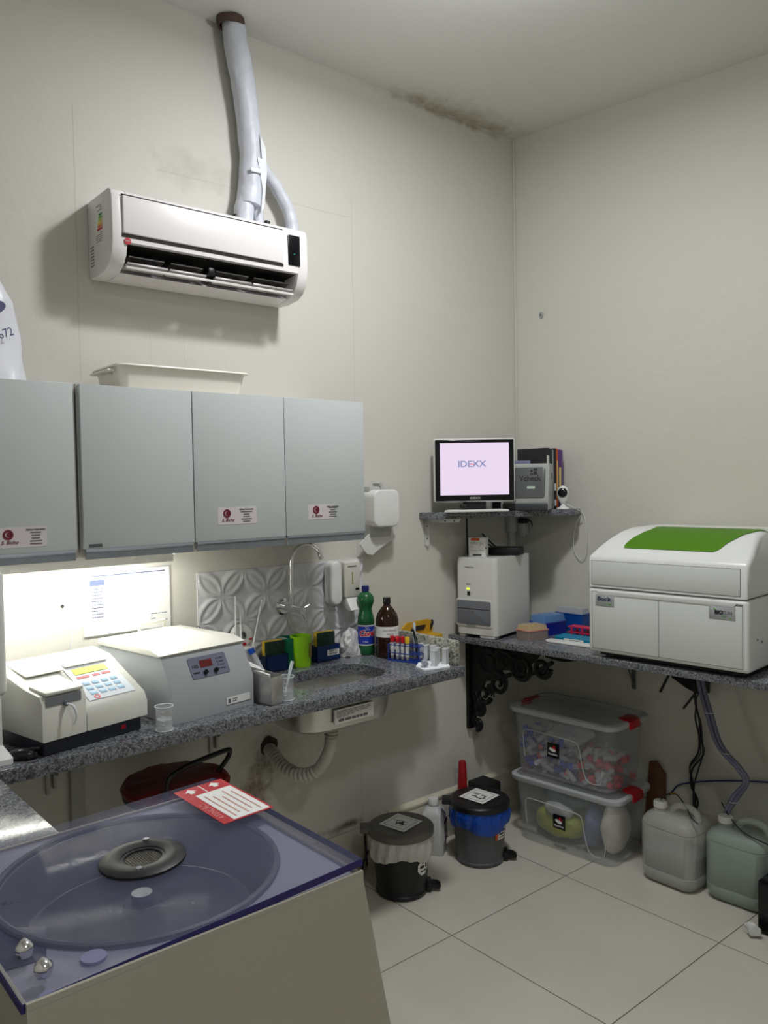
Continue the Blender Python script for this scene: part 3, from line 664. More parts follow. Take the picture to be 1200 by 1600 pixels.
b = bm_new(); box(b, -.052, -.018, .088, .096, .0026, .0036); box(b, -.008, .012, .088, .096, .0026, .0036); box(b, .018, .042, .088, .096, .0026, .0036); obj('red_key', b, mat('faded_red', (216, 110, 112), .45, noise=.03), sp, mtx=Mk)
b = bm_new(); lathe(b, [(.005, .0026), (.008, .0026), (.008, .0038), (.005, .0038)], 18, (-.040, .0125, 0)); obj('stop_key', b, mat('faded_red', ()), sp, mtx=Mk)
b = bm_new(); box(b, .006, .103, .0, .075, .0, .008, .002, rot=None); obj('sample_lid', b, body, sp, mtx=Matrix.Translation((.004, .0, .142)) @ rot('X', 5))
b = bm_new(); box(b, .01, .10, -.0015, .0005, .118, .138); obj('lid_shadow_gap', b, mat('instrument_grey', (120, 124, 130), .5, noise=.04), sp)
b = bm_new(); box(b, .03, .13, .14, .235, 0, .003, .001); box(b, .14, .26, .15, .235, 0, .003, .001); obj('top_cover', b, mat('white_cover', (226, 224, 216), .4, noise=.02), sp, mtx=Matrix.Translation((0, 0, .165)) @ rot('X', 11) @ Matrix.Translation((0, -.02, -.022)))
b = bm_new(); cyl(b, .006, 0, .01, mtx=Matrix.Translation((.058, 0, .118)) @ rot('X', 90), seg=14); cn = obj('tube_socket', b, GREYP, sp)
b = bm_new(); tube(b, [(.058, -.008, .118), (.066, -.022, .112), (.072, -.026, .09), (.068, -.024, .068)], .003, 8, smooth=6); obj('curved_tube', b, mat('pale_tube', (226, 232, 236), .3, noise=.02), sp)
b = bm_new(); box(b, .215, .228, .0085, .0095, .014, .024); obj('red_badge', b, RED, sp)

# bench centrifuge
ce = thing('bench_centrifuge', 'grey and white bench centrifuge with a small dark control panel', 'centrifuge', (-1.905, -.445, CZ+.0005), 8)
grey = mat('centrifuge_grey', (166, 170, 174), .42, noise=.04, nscale=5)
b = bm_new(); prism(b, [(0, 0), (0, .086), (.048, .172), (.36, .172), (.38, .16), (.38, 0)], 'x', 0, .272, .004); obj('housing', b, grey, ce)
b = bm_new(); prism(b, [(.048, .1725), (.042, .178), (.09, .19), (.36, .19), (.366, .1725)], 'x', -.006, .278, .003); 
rings_surface(b, [ir(.03, .245, .11, .33, .02, .19), ir(.09, .19, .17, .28, .02, .208)], False, True); obj('lid', b, mat('centrifuge_lid', (232, 231, 222), .34, noise=.02), ce)
b = bm_new(); tube(b, [(.10, .31, .20), (.10, .31, .222), (.185, .31, .222), (.185, .31, .20)], .0055, 8); obj('lid_handle', b, mat('centrifuge_lid', ()), ce)
sl = math.degrees(math.atan2(.086, .048)); Mk = Matrix.Translation((.136, 0, .086)) @ rot('X', sl)
b = bm_new(); prism(b, rrect(-.062, .062, .022, .082, .006), 'z', .0005, .002); cp = obj('control_panel', b, mat('panel_bluegrey', (104, 110, 128), .4, noise=.04), ce, mtx=Mk)
b = bm_new(); box(b, -.028, .012, .050, .070, .0021, .0032); obj('red_display', b, mat('display_red', (84, 22, 26), .3, emit=.25), cp, mtx=Mk)
b = bm_new(); 
for x in (-.018, .016): b = bm_new(); cyl(b, .0062, .002, .009, (x, .035, 0), 20); obj('knob', b, BLACKG, cp, mtx=Mk)
b = bm_new()
for k in range(4): box(b, .028, .031, .036+k*.010, .039+k*.010, .0021, .003); box(b, .035, .050, .0365+k*.010, .0385+k*.010, .0021, .0028)
lines_of_print(b, -.055, -.035, .033, .04, 1, .0021, .6, 'top'); obj('panel_print', b, INK, cp, mtx=Mk)
t = text('lettering', 'HIS', .014, INK, cp, (-.044, .055, .0024), 'top'); t.data.transform(Mk)
b = bm_new(); box(b, .175, .256, -.0015, -.0003, .018, .037); pl = obj('serial_plate', b, PAPER, ce)
b = bm_new(); box(b, .18, .188, -.0022, -.0015, .022, .033); lines_of_print(b, .195, .248, .022, .034, 2, -.0015, .4); obj('small_print', b, INKG, pl)

# beakers
def beaker(loc, label, liquid, rz=0, r=.0245, h=.068):
    t = thing('glass_beaker', label, 'beaker', loc, rz)
    b = bm_new(); lathe(b, [(0, 0), (r*.93, 0), (r, .004), (r, h-.004), (r+.0025, h), (r+.001, h), (r-.0015, h-.004), (r-.0015, .004), (0, .003)], 32); obj('glass_wall', b, GLASS, t)
    b = bm_new(); tube(b, [(r*1.05*math.cos(a), r*1.05*math.sin(a), h) for a in [2*PI*k/32 for k in range(32)]], .0014, 6, closed=True); tube(b, [(r*math.cos(a), r*math.sin(a), .002) for a in [2*PI*k/32 for k in range(32)]], .0018, 6, closed=True)
    obj('rim', b, mat('glass_edge', (214, 224, 226), .08, alpha=.7, noise=.02), t)
    b = bm_new(); cyl(b, r-.002, .0035, liquid, seg=28); obj('water', b, WATER, t)
    b = bm_new()
    for k in range(4):
        a = math.radians(-125); x, y = (r+.0004)*math.cos(a), (r+.0004)*math.sin(a)
        box(b, x-.004, x+.004, y-.0004, y+.0004, .018+k*.011, .020+k*.011, rot=rot('Z', -35))
    obj('scale_mark', b, PAPER, t)
    return t
beaker((-1.937, -.465, CZ+.0005), 'small glass beaker of water in front of the gap between the two instruments', .03, r=.022, h=.063)
beaker((-1.545, -.432, CZ+.0005), 'small glass beaker with a pipette in it, beside the steel box', .026)
pip = thing('plastic_pipette', 'translucent plastic pipette leaning in the glass beaker', 'pipette', (-1.545, -.432, CZ+.006))
b = bm_new(); tube(b, [(-.010, -.005, 0), (.008, .004, .035), (.028, .014, .078), (.038, .018, .098)], [.0016, .0022, .0055, .005], 12, smooth=6); obj('pipette_body', b, mat('frosted_pipette', (214, 226, 232), .3, alpha=.75, noise=.02), pip)

# steel box
sb = thing('steel_box', 'brushed steel box with slanting top beside the centrifuge, holding papers', 'box', (-1.594, -.458, CZ+.0005), 12)
def sheetbox(bm, x0, x1, y0, y1, h0, h1, t):
    prism(bm, [(x0, 0), (x1, 0), (x1, h0), (x0, h0)], 'y', y0, y0+t); prism(bm, [(x0, 0), (x1, 0), (x1, h1), (x0, h1)], 'y', y1-t, y1)
    prism(bm, [(y0, 0), (y1, 0), (y1, h1), (y0, h0)], 'x', x0, x0+t); prism(bm, [(y0, 0), (y1, 0), (y1, h1), (y0, h0)], 'x', x1-t, x1)
    box(bm, x0, x1, y0, y1, 0, .002)
b = bm_new(); sheetbox(b, -.018, .026, 0, .15, .080, .092, .0018); obj('steel_shell', b, STEEL, sb)
b = bm_new(); box(b, -.0195, .0275, -.0015, .0035, .002, .080, .001); obj('folded_front', b, STEEL, sb)
for k, (x, y) in enumerate(((-.01, .05), (.004, .09), (.016, .12))):
    b = bm_new(); box(b, x-.004, x+.004, y-.03, y+.03, .01, .09+.006*k, rot=rot('X', 4+5*k)); subdiv(b, 2); crumple(b, .004, k, 30); q = obj('folded_paper', b, PAPER); q.location = (-1.594, -.458, CZ+.0); q.rotation_euler = (0, 0, math.radians(12))
    tag(q, 'folded white paper slips standing in the steel box', 'paper', 'paper slips in the steel box')

# reel, rods, tube, cable against tiles
rl = thing('paper_reel', 'white round reel with red hub standing against the relief tiles', 'reel', (-1.475, -.055, .985))
b = bm_new(); lathe(b, [(.012, 0), (.036, 0), (.038, .004), (.038, .020), (.034, .024), (.012, .024)], 36, mtx=rot('X', 78)); tube(b, [(0, 0, -.038), (0, -.004, -.127)], .0035, 8); obj('reel_body', b, mat('reel_white', (232, 232, 230), .4, noise=.02), rl)
b = bm_new(); 
for a in (200, 235, 270, 305, 340):
    an = math.radians(a); x, z = .028*math.cos(an), .028*math.sin(an); box(b, x-.006, x+.006, -.029, -.025, z-.003, z+.003, .0008)
cyl(b, .007, 0, .010, mtx=Matrix.Translation((0, -.022, -.024)) @ rot('X', 90)); obj('red_hub', b, RED, rl)
for (x0, y0, z0), (x1, y1, z1), lb in (((-1.515, -.10, .955), (-1.475, -.035, 1.115), 'long white glass rod leaning on the tiles, tallest of the three'), ((-1.50, -.11, .955), (-1.458, -.035, 1.085), 'short white glass rod leaning on the tiles next to the tallest rod'), ((-1.475, -.13, CZ+.08), (-1.365, -.022, 1.09), 'white glass rod leaning furthest towards the tap')):
    b = bm_new(); tube(b, [(x0, y0, z0), (x1, y1, z1)], .0028, 8); rd = obj('glass_rod', b, mat('rod_white', (224, 226, 226), .25, noise=.02)); tag(rd, lb, 'rod')
# holder that the rods stand in
hd = thing('rod_holder', 'low white holder behind the centrifuge in which the rods stand', 'holder', (-1.49, -.10, CZ+.0005))
b = bm_new(); box(b, -.03, .03, -.035, .035, 0, .10, .006); obj('holder_body', b, WHITE, hd)
bt = thing('blue_capped_tube', 'slanting clear tube with blue cap behind the steel box', 'tube', (-1.475, -.15, CZ+.0005))
b = bm_new(); tube(b, [(.02, -.03, .004), (-.006, 0, .085)], .0085, 14); obj('tube', b, mat('clear_tube', (224, 230, 232), .15, alpha=.55, noise=.02), bt)
b = bm_new(); tube(b, [(-.007, .001, .085), (-.012, .005, .100)], .0105, 14); obj('cap', b, BLUE, bt)
kb = thing('black_clip_cable', 'coiled thin cable with black clip hanging at the start of the relief tiles', 'cable', (-1.605, -.02, 1.0))
b = bm_new(); tube(b, [(.0, 0, -.02), (-.012, 0, .01), (-.002, 0, .03), (.012, 0, .012), (.0, -.002, 0), (-.02, -.005, -.01), (-.05, -.01, .01)], .0013, 6, smooth=6); obj('cable', b, BLACK, kb)
b = bm_new(); tube(b, [(-.002, -.003, 0), (.003, -.008, -.025), (.008, -.012, -.045)], [.005, .006, .004], 8); obj('clip', b, BLACK, kb)

# sponge holders with sponges
GREENS = mat('green_scourer', (38, 62, 52), .95, noise=.5, nscale=160, bump=.8, bscale=220)
YSP = mat('yellow_sponge', (226, 190, 60), .9, noise=.12, nscale=120, bump=.5, bscale=200)
NAVY = mat('translucent_navy', (20, 48, 104), .28, alpha=.93, noise=.06)
def sponge_holder(x, y, label, slabel, printed, h=.055, wd=.10):
    t = thing('sponge_holder', label, 'holder', (x, y, CZ+.0005))
    b = bm_new(); sheetbox(b, -wd/2, wd/2, -.022, .022, h, h+.0, .002); obj('tray', b, NAVY, t)
    if printed:
        b = bm_new(); box(b, -.006, .046, -.0232, -.0222, .018, .038); s = obj('white_plate', b, PAPER, t)
        text('lettering', 'SABÃO E\nESPONJA', .0092, INK, s, (.02, -.0237, .029))
    s = thing('kitchen_sponge', slabel, 'sponge', (x-.004, y, CZ+.004))
    b = bm_new(); box(b, -.038, .038, -.016, -.010, .0, .098, .002); obj('scourer_layer', b, GREENS, s)
    b = bm_new(); box(b, -.038, .038, -.0098, .010, .0, .099, .003); obj('foam_layer', b, YSP, s)
sponge_holder(-1.362, -.085, 'dark blue sponge holder nearest the steel box', 'yellow and green sponge in the holder nearest the steel box', False, wd=.086)
sponge_holder(-1.142, -.075, 'dark blue sponge holder with white lettering plate, beside the green cups', 'yellow and green sponge in the lettered holder', True)
for x, c, lb, y, r, h in ((-1.255, (150, 212, 30), 'lime green plastic cup in the row behind the sink', -.09, .037, .105), (-1.293, (6, 120, 84), 'dark green plastic cup half hidden by the lime green one', -.062, .036, .10)):
    b = bm_new(); lathe(b, [(0, 0), (r*.9, 0), (r, h), (r*.93, h), (r*.84, .004), (0, .004)], 36); cp = obj('plastic_cup', b, mat('cup_%d' % int(h*1000), c, .35, noise=.04), loc=(x, y, CZ+.0005)); tag(cp, lb, 'cup')
    if c[0] > 100:
        b = bm_new()
        V1 = [[bm_v for bm_v in ()]]
        for i in range(6):
            a0, a1 = math.radians(-75+i*7), math.radians(-75+(i+1)*7); rr = r*.955+.0016
            vs = [b.verts.new((rr*math.cos(a)*k, rr*math.sin(a)*k, z)) for a, z, k in ((a0, .03, .975), (a1, .03, .975), (a1, .082, 1.03), (a0, .082, 1.03))]; b.faces.new(vs)
        obj('faded_print', b, mat('brown_print', (132, 120, 50), .5, noise=.4, nscale=90), cp)
gp = thing('clear_container', 'clear plastic container standing between sponge holder and cups', 'container', (-1.318, -.06, CZ+.0005))
b = bm_new(); box(b, -.022, .018, -.02, .02, 0, .10, .003); obj('container_wall', b, mat('milky_clear', (206, 214, 216), .3, alpha=.5, noise=.03), gp)

# cloth
b = bm_new(); lathe(b, [(0, 0), (.048, 0), (.054, .02), (.048, .042), (.040, .055), (.034, .070), (.020, .082), (0, .085)], 28, sy=.6); subdiv(b, 1); crumple(b, .020, 3, 20); crumple(b, .007, 6, 70)
for v in b.verts: v.co.z = max(v.co.z, .0006)
cl = obj('crumpled_cloth', b, mat('cloth_grey_white', (206, 206, 206), .85, noise=.12, nscale=30, bump=.6, bscale=70), loc=(-1.028, -.075, CZ)); tag(cl, 'crumpled off-white cloth heaped against the tiles behind the green bottle', 'cloth')

# green bleach bottle
gb = thing('green_bottle', 'green cleaner bottle with navy cap and blue label behind the sink', 'bottle', (-.972, -.10, CZ+.0005))
GB = mat('green_bottle_plastic', (28, 92, 52), .25, noise=.08, nscale=12)
b = bm_new(); lathe(b, [(0, 0), (.027, 0), (.031, .006), (.032, .03), (.030, .034), (.030, .112), (.032, .116), (.030, .135), (.024, .155), (.0225, .167), (.027, .182), (.032, .196), (.030, .212), (.020, .224), (.0125, .228), (.0125, .234), (0, .234)], 40); gbb = obj('bottle_body', b, GB, gb)
b = bm_new(); lathe(b, [(0, .231), (.0138, .231), (.0138, .249), (.012, .251), (0, .251)], 24); obj('cap', b, mat('navy_cap', (22, 36, 104), .4, noise=.05), gb)
b = bm_new(); lathe(b, [(.0306, .036), (.0308, .110)], 40); lb_ = obj('label_wrap', b, mat('label_blue', (24, 52, 168), .4, noise=.04), gb)
b = bm_new(); lathe(b, [(.0311, .036), (.0311, .040)], 40); lathe(b, [(.0311, .106), (.0311, .110)], 40); obj('label_edge', b, PAPER, lb_)
def wrap_text(name, s, size, m, parent, r, zc, a0, loc0, bold=0, shear=0):
    t = text(name, s, size, m, parent, (0, 0, 0), bold=bold, shear=shear)
    for v in t.data.vertices:
        x, y, z = v.co; a = a0 + x/r; rr = r+.0006-y*.5
        v.co = (rr*math.cos(a), rr*math.sin(a), zc+z)
    return t
AV = math.radians(-122)      # direction that faces the room
wrap_text('lettering', 'Coral', .026, RED, lb_, .0312, .079, AV, 0, .0012, .2)
t = wrap_text('lettering', 'Coral', .026, PAPER, lb_, .0308, .079, AV, 0, .003, .2)
wrap_text('lettering', 'água\nsanitária', .0075, PAPER, lb_, .0312, .098, AV, 0)
wrap_text('lettering', '1 litro', .008, PAPER, lb_, .0312, .050, AV-.2, 0)
# amber bottle
ab = thing('amber_bottle', 'brown glass reagent bottle with white labels beside the green bottle', 'bottle', (-.945, -.188, CZ+.0005))
b = bm_new(); lathe(b, [(0, 0), (.036, 0), (.041, .006), (.041, .135), (.036, .155), (.020, .178), (.0125, .186), (.0125, .20), (0, .20)], 40); obj('bottle_body', b, mat('amber_glass', (44, 22, 12), .08, noise=.2, nscale=6), ab)
b = bm_new(); lathe(b, [(0, .193), (.014, .193), (.014, .212), (.013, .214), (0, .214)], 24); obj('cap', b, BLACKG, ab)
b = bm_new(); lathe(b, [(.0414, .075), (.0414, .113)], 40); l2 = obj('white_label', b, PAPER, ab)
wrap_text('lettering', 'ÁGUA DESTILADA', .006, INKG, l2, .0416, .100, AV+.1, 0); wrap_text('lettering', 'validade  lote', .005, INKG, l2, .0416, .088, AV+.1, 0)
b = bm_new()
for i in range(10):
    a0, a1 = AV+.05+i*.1, AV+.05+(i+1)*.1
    b.faces.new([b.verts.new((.0415*math.cos(a), .0415*math.sin(a), z)) for a, z in ((a0, .030), (a1, .030), (a1, .058), (a0, .058))])
l3 = obj('small_label', b, PAPER, ab); wrap_text('lettering', 'Reagente', .006, mat('navy_ink', ()), l3, .0417, .045, AV+.5, 0)

# tube rack with tubes
rk = thing('tube_rack', 'blue wire rack holding sample tubes at the worktop end', 'rack', (-.945, -.292, CZ+.0005), -72)
RB = mat('rack_blue', (24, 56, 140), .35, noise=.06)
b = bm_new()
for z in (.003, .028, .056):
    for y in (-.022, 0, .022): tube(b, [(-.062, y, z), (.062, y, z)], .0016, 6)
    for k in range(7): tube(b, [(-.062+k*.0207, -.022, z), (-.062+k*.0207, .022, z)], .0014, 6)
for x in (-.062, .062):
    for y in (-.022, .022): tube(b, [(x, y, 0), (x, y, .06)], .0022, 6)
obj('wire_frame', b, RB, rk)
b = bm_new(); box(b, -.066, .066, -.027, .027, 0, .002); obj('base_tray', b, RB, rk)
ti_n = 0
for k, (dx, dy, c, lb) in enumerate(((-.052, -.011, RED, 'first of the red-capped tubes, nearest the amber bottle'), (-.031, -.011, RED, 'red-capped tube in the middle of the three'), (-.0105, -.011, RED, 'red-capped tube beside the yellow-capped one'), (.0105, -.014, YEL, 'only yellow-capped sample tube in the blue rack'))):
    a = math.radians(-72); X = -.945+dx*math.cos(a)-dy*math.sin(a); Y = -.292+dx*math.sin(a)+dy*math.cos(a)
    t = thing('sample_tube', lb, 'tube', (X, Y, CZ+.004), 0, 'capped sample tubes in the blue rack')
    b = bm_new(); lathe(b, [(0, 0), (.004, .001), (.0062, .006), (.0062, .068), (0, .068)], 16); obj('glass', b, mat('tube_glass', (214, 210, 206), .12, alpha=.6, noise=.05), t)
    b = bm_new(); lathe(b, [(.0065, .014), (.0065, .056)], 16); obj('paper_label', b, PAPER, t)
    b = bm_new(); lathe(b, [(0, .062), (.0078, .062), (.0080, .081), (.0070, .083), (0, .083)], 16); obj('cap', b, c, t)
fc = thing('forceps', 'dark metal forceps standing in the blue rack', 'forceps', (-.905, -.30, CZ+.004))
b = bm_new(); tube(b, [(.002, 0, 0), (-.006, 0, .06), (-.014, .004, .105)], [.001, .002, .0028], 6); tube(b, [(.002, 0, 0), (.002, 0, .06), (-.012, .004, .105)], [.001, .002, .0028], 6); obj('forceps_arms', b, mat('dark_steel', (70, 72, 74), .3, .9, noise=.1), fc)
p2 = thing('plastic_pipette', 'clear plastic pipette standing upright between the blue rack and the cuvettes', 'pipette', (-.868, -.275, CZ+.001))
p2.location.x = -.893
b = bm_new(); tube(b, [(0, 0, 0), (0, 0, .05), (.0, 0, .06), (.0, 0, .12), (.0, 0, .126)], [.002, .0025, .0058, .0058, .003], 12); obj('pipette_body', b, mat('frosted_pipette', ()), p2)
# tissue + cuvettes
b = bm_new(); prism(b, [(-.075, -.045), (.03, -.07), (.07, -.02), (.06, .05), (-.01, .06), (-.06, .02)], 'z', 0, .006); subdiv(b, 3)
from mathutils import noise as _n
for v in b.verts: v.co.z = max(.0005, v.co.z+.004*_n.noise(v.co*60)) if v.co.z > .003 else .0005
ts = obj('paper_tissue', b, mat('tissue_white', (238, 240, 244), .8, noise=.02, bump=.3), loc=(-.945, -.415, CZ)); ts.scale = (.9, .9, 1); tag(ts, 'white paper tissue spread under the clear cuvettes', 'tissue')
CU = mat('cuvette_plastic', (240, 243, 245), .18, alpha=.72, noise=.02)
def cuvette(loc, rz, label):
    t = thing('cuvette', label, 'cuvette', loc, rz, 'clear plastic cuvettes on the tissue')
    b = bm_new(); w_ = .0085; h = .054
    box(b, -w_, w_, -w_, -w_+.0016, 0, h); box(b, -w_, w_, w_-.0016, w_, 0, h); box(b, -w_, -w_+.004, -w_, w_, 0, h); box(b, w_-.004, w_, -w_, w_, 0, h); box(b, -w_, w_, -w_, w_, 0, .002); obj('cuvette_wall', b, CU, t)
    b = bm_new(); box(b, -w_-.001, w_+.001, -w_-.001, -w_+.001, h-.003, h); box(b, -w_-.001, -w_+.001, -w_, w_, h-.003, h); box(b, w_-.001, w_+.001, -w_, w_, h-.003, h); obj('rim', b, mat('cuvette_rim', (238, 241, 243), .3, alpha=.9, noise=.02), t)
    return t
q0 = None
for (x, y), rz, lb in (((-.897, -.318), 20, 'clear cuvette standing nearest the upright pipette'), ((-.905, -.350), 25, 'clear cuvette second from the upright pipette'), ((-.900, -.378), 20, 'clear cuvette third from the upright pipette'), ((-.950, -.438), 18, 'clear cuvette standing closest to the worktop front'), ((-.914, -.412), 22, 'clear cuvette hidden partly behind the frontmost one'), ((-.902, -.442), 15, 'clear cuvette standing furthest towards the upstand end')):
    if q0 is None: q0 = cuvette((x, y, CZ+.0062), rz, lb)
    else: dup(q0, (x, y, CZ+.0062), rz, lb)
gd = thing('glass_dish', 'small clear glass vial lying on the tissue before the cuvettes', 'vial', (-.975, -.412, CZ+.019))
b = bm_new(); lathe(b, [(0, 0), (.011, 0), (.012, .004), (.012, .03), (.010, .032), (.010, .003), (0, .003)], 24, mtx=rot('Z', -35) @ rot('X', 90)); obj('vial_glass', b, mat('vial_glass', (190, 196, 210), .05, alpha=.6, noise=.1, nscale=40), gd)

# yellow sharps box beyond the counter end
yb = thing('sharps_box', 'yellow cardboard sharps box with handle, hung at the end of the worktop', 'box', (-.735, -.075, .70), 4)
YC = mat('yellow_cardboard', (196, 152, 34), .7, noise=.08, nscale=20)
b = bm_new(); box(b, -.115, .115, -.07, .06, .035, .19, .003); obj('carton', b, YC, yb)
b = bm_new(); prism(b, [(-.115, .19), (.11, .19), (.115, .225), (.09, .245), (-.03, .245), (-.06, .225), (-.115, .215)], 'y', -.02, -.012); prism(b, [(-.02, .205), (.06, .205), (.075, .225), (-.005, .228)], 'y', -.0215, -.0195); obj('carry_handle', b, YC, yb)
b = bm_new(); prism(b, [(-.02, .208), (.058, .208), (.07, .226), (-.005, .228)], 'y', -.0226, -.0216); prism(b, [(.095, .2), (.115, .225), (.112, .24), (.098, .225)], 'y', -.0226, -.0120); obj('handle_slot', b, DARK, yb)
b = bm_new(); 
for k in range(3): box(b, .03, .095, -.0712, -.0702, .055+.012*k, .0575+.012*k)
obj('print_line', b, mat('brown_ink', (110, 74, 20), .6, noise=.05), yb)
b = bm_new(); box(b, -.11, .0, -.072, .055, 0, .034, .002); wb = obj('white_bracket', b, mat('grey_white_card', (200, 198, 190), .6, noise=.03), yb, label='white card holder')
b = bm_new(); box(b, -.055, -.035, -.0735, -.0725, .008, .027); lines_of_print(b, -.025, -.004, .01, .024, 2, -.0725, .4); obj('small_print', b, mat('brown_ink', ()), wb)

# ------------------------------------------------------------------ corner shelf items
mn = thing('computer_monitor', 'small monitor with black bezel and lit lilac screen on the corner shelf', 'monitor', (-.452, -.165, SZ+.0005), -38)
b = bm_new(); box(b, -.164, .164, .001, .03, .038, .294, .010, 4); obj('back_shell', b, mat('monitor_white_shell', (220, 222, 218), .35, noise=.02), mn)
b = bm_new(); box(b, -.158, .158, -.006, .003, .044, .289, .006, 3); bz = obj('bezel', b, BLACKG, mn)
b = bm_new(); box(b, -.139, .137, -.0075, -.0062, .067, .274)
sm = mat('screen_glow', (238, 220, 244), .4, emit=SCREEN_E); sm.node_tree.nodes['Principled BSDF'].inputs['Base Color'].default_value = (.01, .01, .01, 1)
for l_ in list(sm.node_tree.links):
    if l_.to_socket.name == 'Base Color': sm.node_tree.links.remove(l_)
scr = obj('screen', b, sm, mn, label='glowing lilac screen')
LOGO = mat('logo_grey_blue', (128, 136, 178), .5, emit=.5)
text('lettering', 'IDEXX', .034, LOGO, scr, (-.012, -.0079, .190), sx=1.15, bold=.0006)
b = bm_new(); box(b, -.020, -.002, -.0085, -.0078, .1885, .1915); obj('red_bar', b, mat('logo_red', (216, 80, 96), .5, emit=.5), scr)
text('lettering', 'IDEXX', .011, mat('silver_print', (170, 172, 170), .4, noise=.04), bz, (0, -.0064, .0545), sx=1.3, bold=.0004)
b = bm_new(); box(b, -.045, .045, .005, .028, .01, .05, .003); box(b, -.06, -.03, -.02, .02, .012, .03, .004); obj('stand_neck', b, BLACK, mn)
b = bm_new(); prism(b, [(-.13, -.06), (.125, -.06), (.11, .05), (-.10, .05)], 'z', 0, .009, .003); obj('stand_base', b, mat('monitor_white_shell', ()), mn)
# portable reader with handwriting
vc = thing('test_reader', 'grey translucent-fronted reader marked in handwriting, behind the monitor', 'instrument', (-.262, -.222, SZ+.0005), -62)
b = bm_new(); prism(b, [(-.0, .03), (.0, .045), (.028, .185), (.036, .19), (.08, .19), (.085, .17), (.085, .0), (.01, .0)], 'x', -.06, .128, .006, 3); obj('reader_body', b, mat('reader_grey', (170, 174, 170), .35, noise=.03), vc)
Mf = Matrix.Translation((0, -.0005, .045)) @ rot('X', math.degrees(math.atan2(.14, .028)))
b = bm_new(); prism(b, rrect(-.055, .113, .004, .132, .012), 'z', .0, .0025, .0006); fl = obj('dark_front', b, mat('reader_dark', (98, 100, 102), .2, noise=.12, nscale=8), vc, mtx=Mf)
t = text('handwriting', 'Vcheck', .030, INK, fl, (.052, .085, .0032), 'top', bold=.0004, shear=-.1); t.data.transform(Mf)
b = bm_new(); box(b, .04, .072, .042, .054, .0026, .0034); obj('sticker', b, mat('pale_green_paper', (190, 205, 190), .6, noise=.03), fl, mtx=Mf)
b = bm_new(); 
for q in ((.05, .102, .08, .105), (.052, .112, .06, .122), (.066, .106, .078, .114), (.064, .118, .08, .126)): box(b, q[0], q[2], q[1], q[3], .0026, .0036)
obj('black_drawing', b, INK, fl, mtx=Mf)
b = bm_new(); box(b, -.06, .125, -.012, .0, .0, .028, .004); obj('dark_base', b, DGREY, vc)
# books and folders against the right wall
def book(x, y, rz, wd, h, th, c, label, spine=None):
    t = thing('book', label, 'book', (x, y, SZ+.0005), rz)
    b = bm_new(); box(b, -th/2, th/2, 0, wd, 0, h, .001); obj('cover', b, mat('book_%d_%d_%d' % c, c, .5, noise=.06), t)
    b = bm_new(); box(b, -th/2+.0015, th/2-.0015, .002, wd-.001, h+.0001, h+.0006); obj('pages', b, PAPER, t)
    if spine:
        b = bm_new(); 
        for a, e in spine[1]: box(b, -th*.3, th*.3, -.0008, -.0001, h*a, h*e)
        obj('spine_print', b, mat('spine_%s' % spine[0], *((((220, 200, 120),) if spine[0] == 'gold' else ((206, 210, 206),)))), t)
    return t
y = -.135
specs = [((28, 30, 34), .024, .232, 'thick black ring binder standing nearest the corner', ('white', [(.72, .88)])),
         ((34, 44, 44), .014, .228, 'dark green-black book with small print, next to the binder', ('white', [(.1, .5), (.6, .75)])),
         ((150, 158, 158), .006, .224, 'thin grey booklet between the dark books', None),
         ((20, 20, 24), .016, .231, 'black book with pale spine marks beside the orange one', ('white', [(.3, .42), (.05, .15)])),
         ((186, 84, 30), .010, .230, 'thin orange-red book in the shelf row', ('gold', [(.2, .8)])),
         ((86, 50, 116), .020, .226, 'purple book nearest the white camera', ('gold', [(.3, .7)])),
         ((110, 84, 130), .008, .225, 'thin pale purple book at the outer end of the row', None)]
xx = -.124
for c, th, h, lb, sp_ in specs:
    xx += th*1.12/2; book(xx, -.262, 0, .155, h+.024, th*1.08, c, lb, sp_); xx += th*1.12/2+.0008
b = bm_new(); box(b, -.07, .03, -.004, -.001, .0, .205, .001); fd = thing('pale_folder', 'pale blue-grey card folder propped between reader and black folder', 'folder', (-.168, -.178, SZ+.0005), -62); obj('card', b, mat('blue_card', (112, 118, 150), .6, noise=.04), fd)
b = bm_new(); box(b, -.02, .012, -.002, -.001, .175, .21); pc = thing('photo_card', 'small picture card with a red shape stuck near the monitor', 'card', (-.245, -.10, SZ+.0005), -55)
obj('card', b, PAPER, pc); b = bm_new(); lathe(b, [(0, 0), (.011, 0), (.011, .001), (0, .001)], 16, mtx=Matrix.Translation((-.004, -.0022, .193)) @ rot('X', 90)); obj('red_shape', b, mat('dull_red', (150, 40, 50), .5, noise=.2), pc)
b = bm_new(); box(b, -.022, .014, -.002, 0, 0, .175); obj('card_stalk', b, BLACK, pc)
# round-headed camera
cm = thing('security_camera', 'small white egg-shaped camera with black lens at the shelf end', 'camera', (-.062, -.30, SZ+.0005), -58)
b = bm_new(); lathe(b, [(0, 0), (.027, 0), (.026, .003), (.010, .012), (.006, .02), (0, .02)], 28); obj('foot', b, WHITE, cm)
b = bm_new(); lathe(b, [(0, .016), (.009, .020), (.018, .036), (.0245, .056), (.0245, .074), (.018, .090), (.008, .097), (0, .098)], 32, sy=.55); obj('shell', b, WHITE, cm)
b = bm_new(); lathe(b, [(0, 0), (.0185, 0), (.0195, .004), (.016, .007), (0, .008)], 28, mtx=Matrix.Translation((0, -.009, .068)) @ rot('X', 86)); le = obj('lens', b, BLACKG, cm)
b = bm_new(); tube(b, [(.012, .008, .02), (.03, .01, .012), (.05, .015, -.002)], .0016, 6, smooth=4); obj('plug_lead', b, WHITE, cm)
cb = thing('camera_cord', 'white cord looping down the wall below the small camera', 'cord', (0, 0, 0))
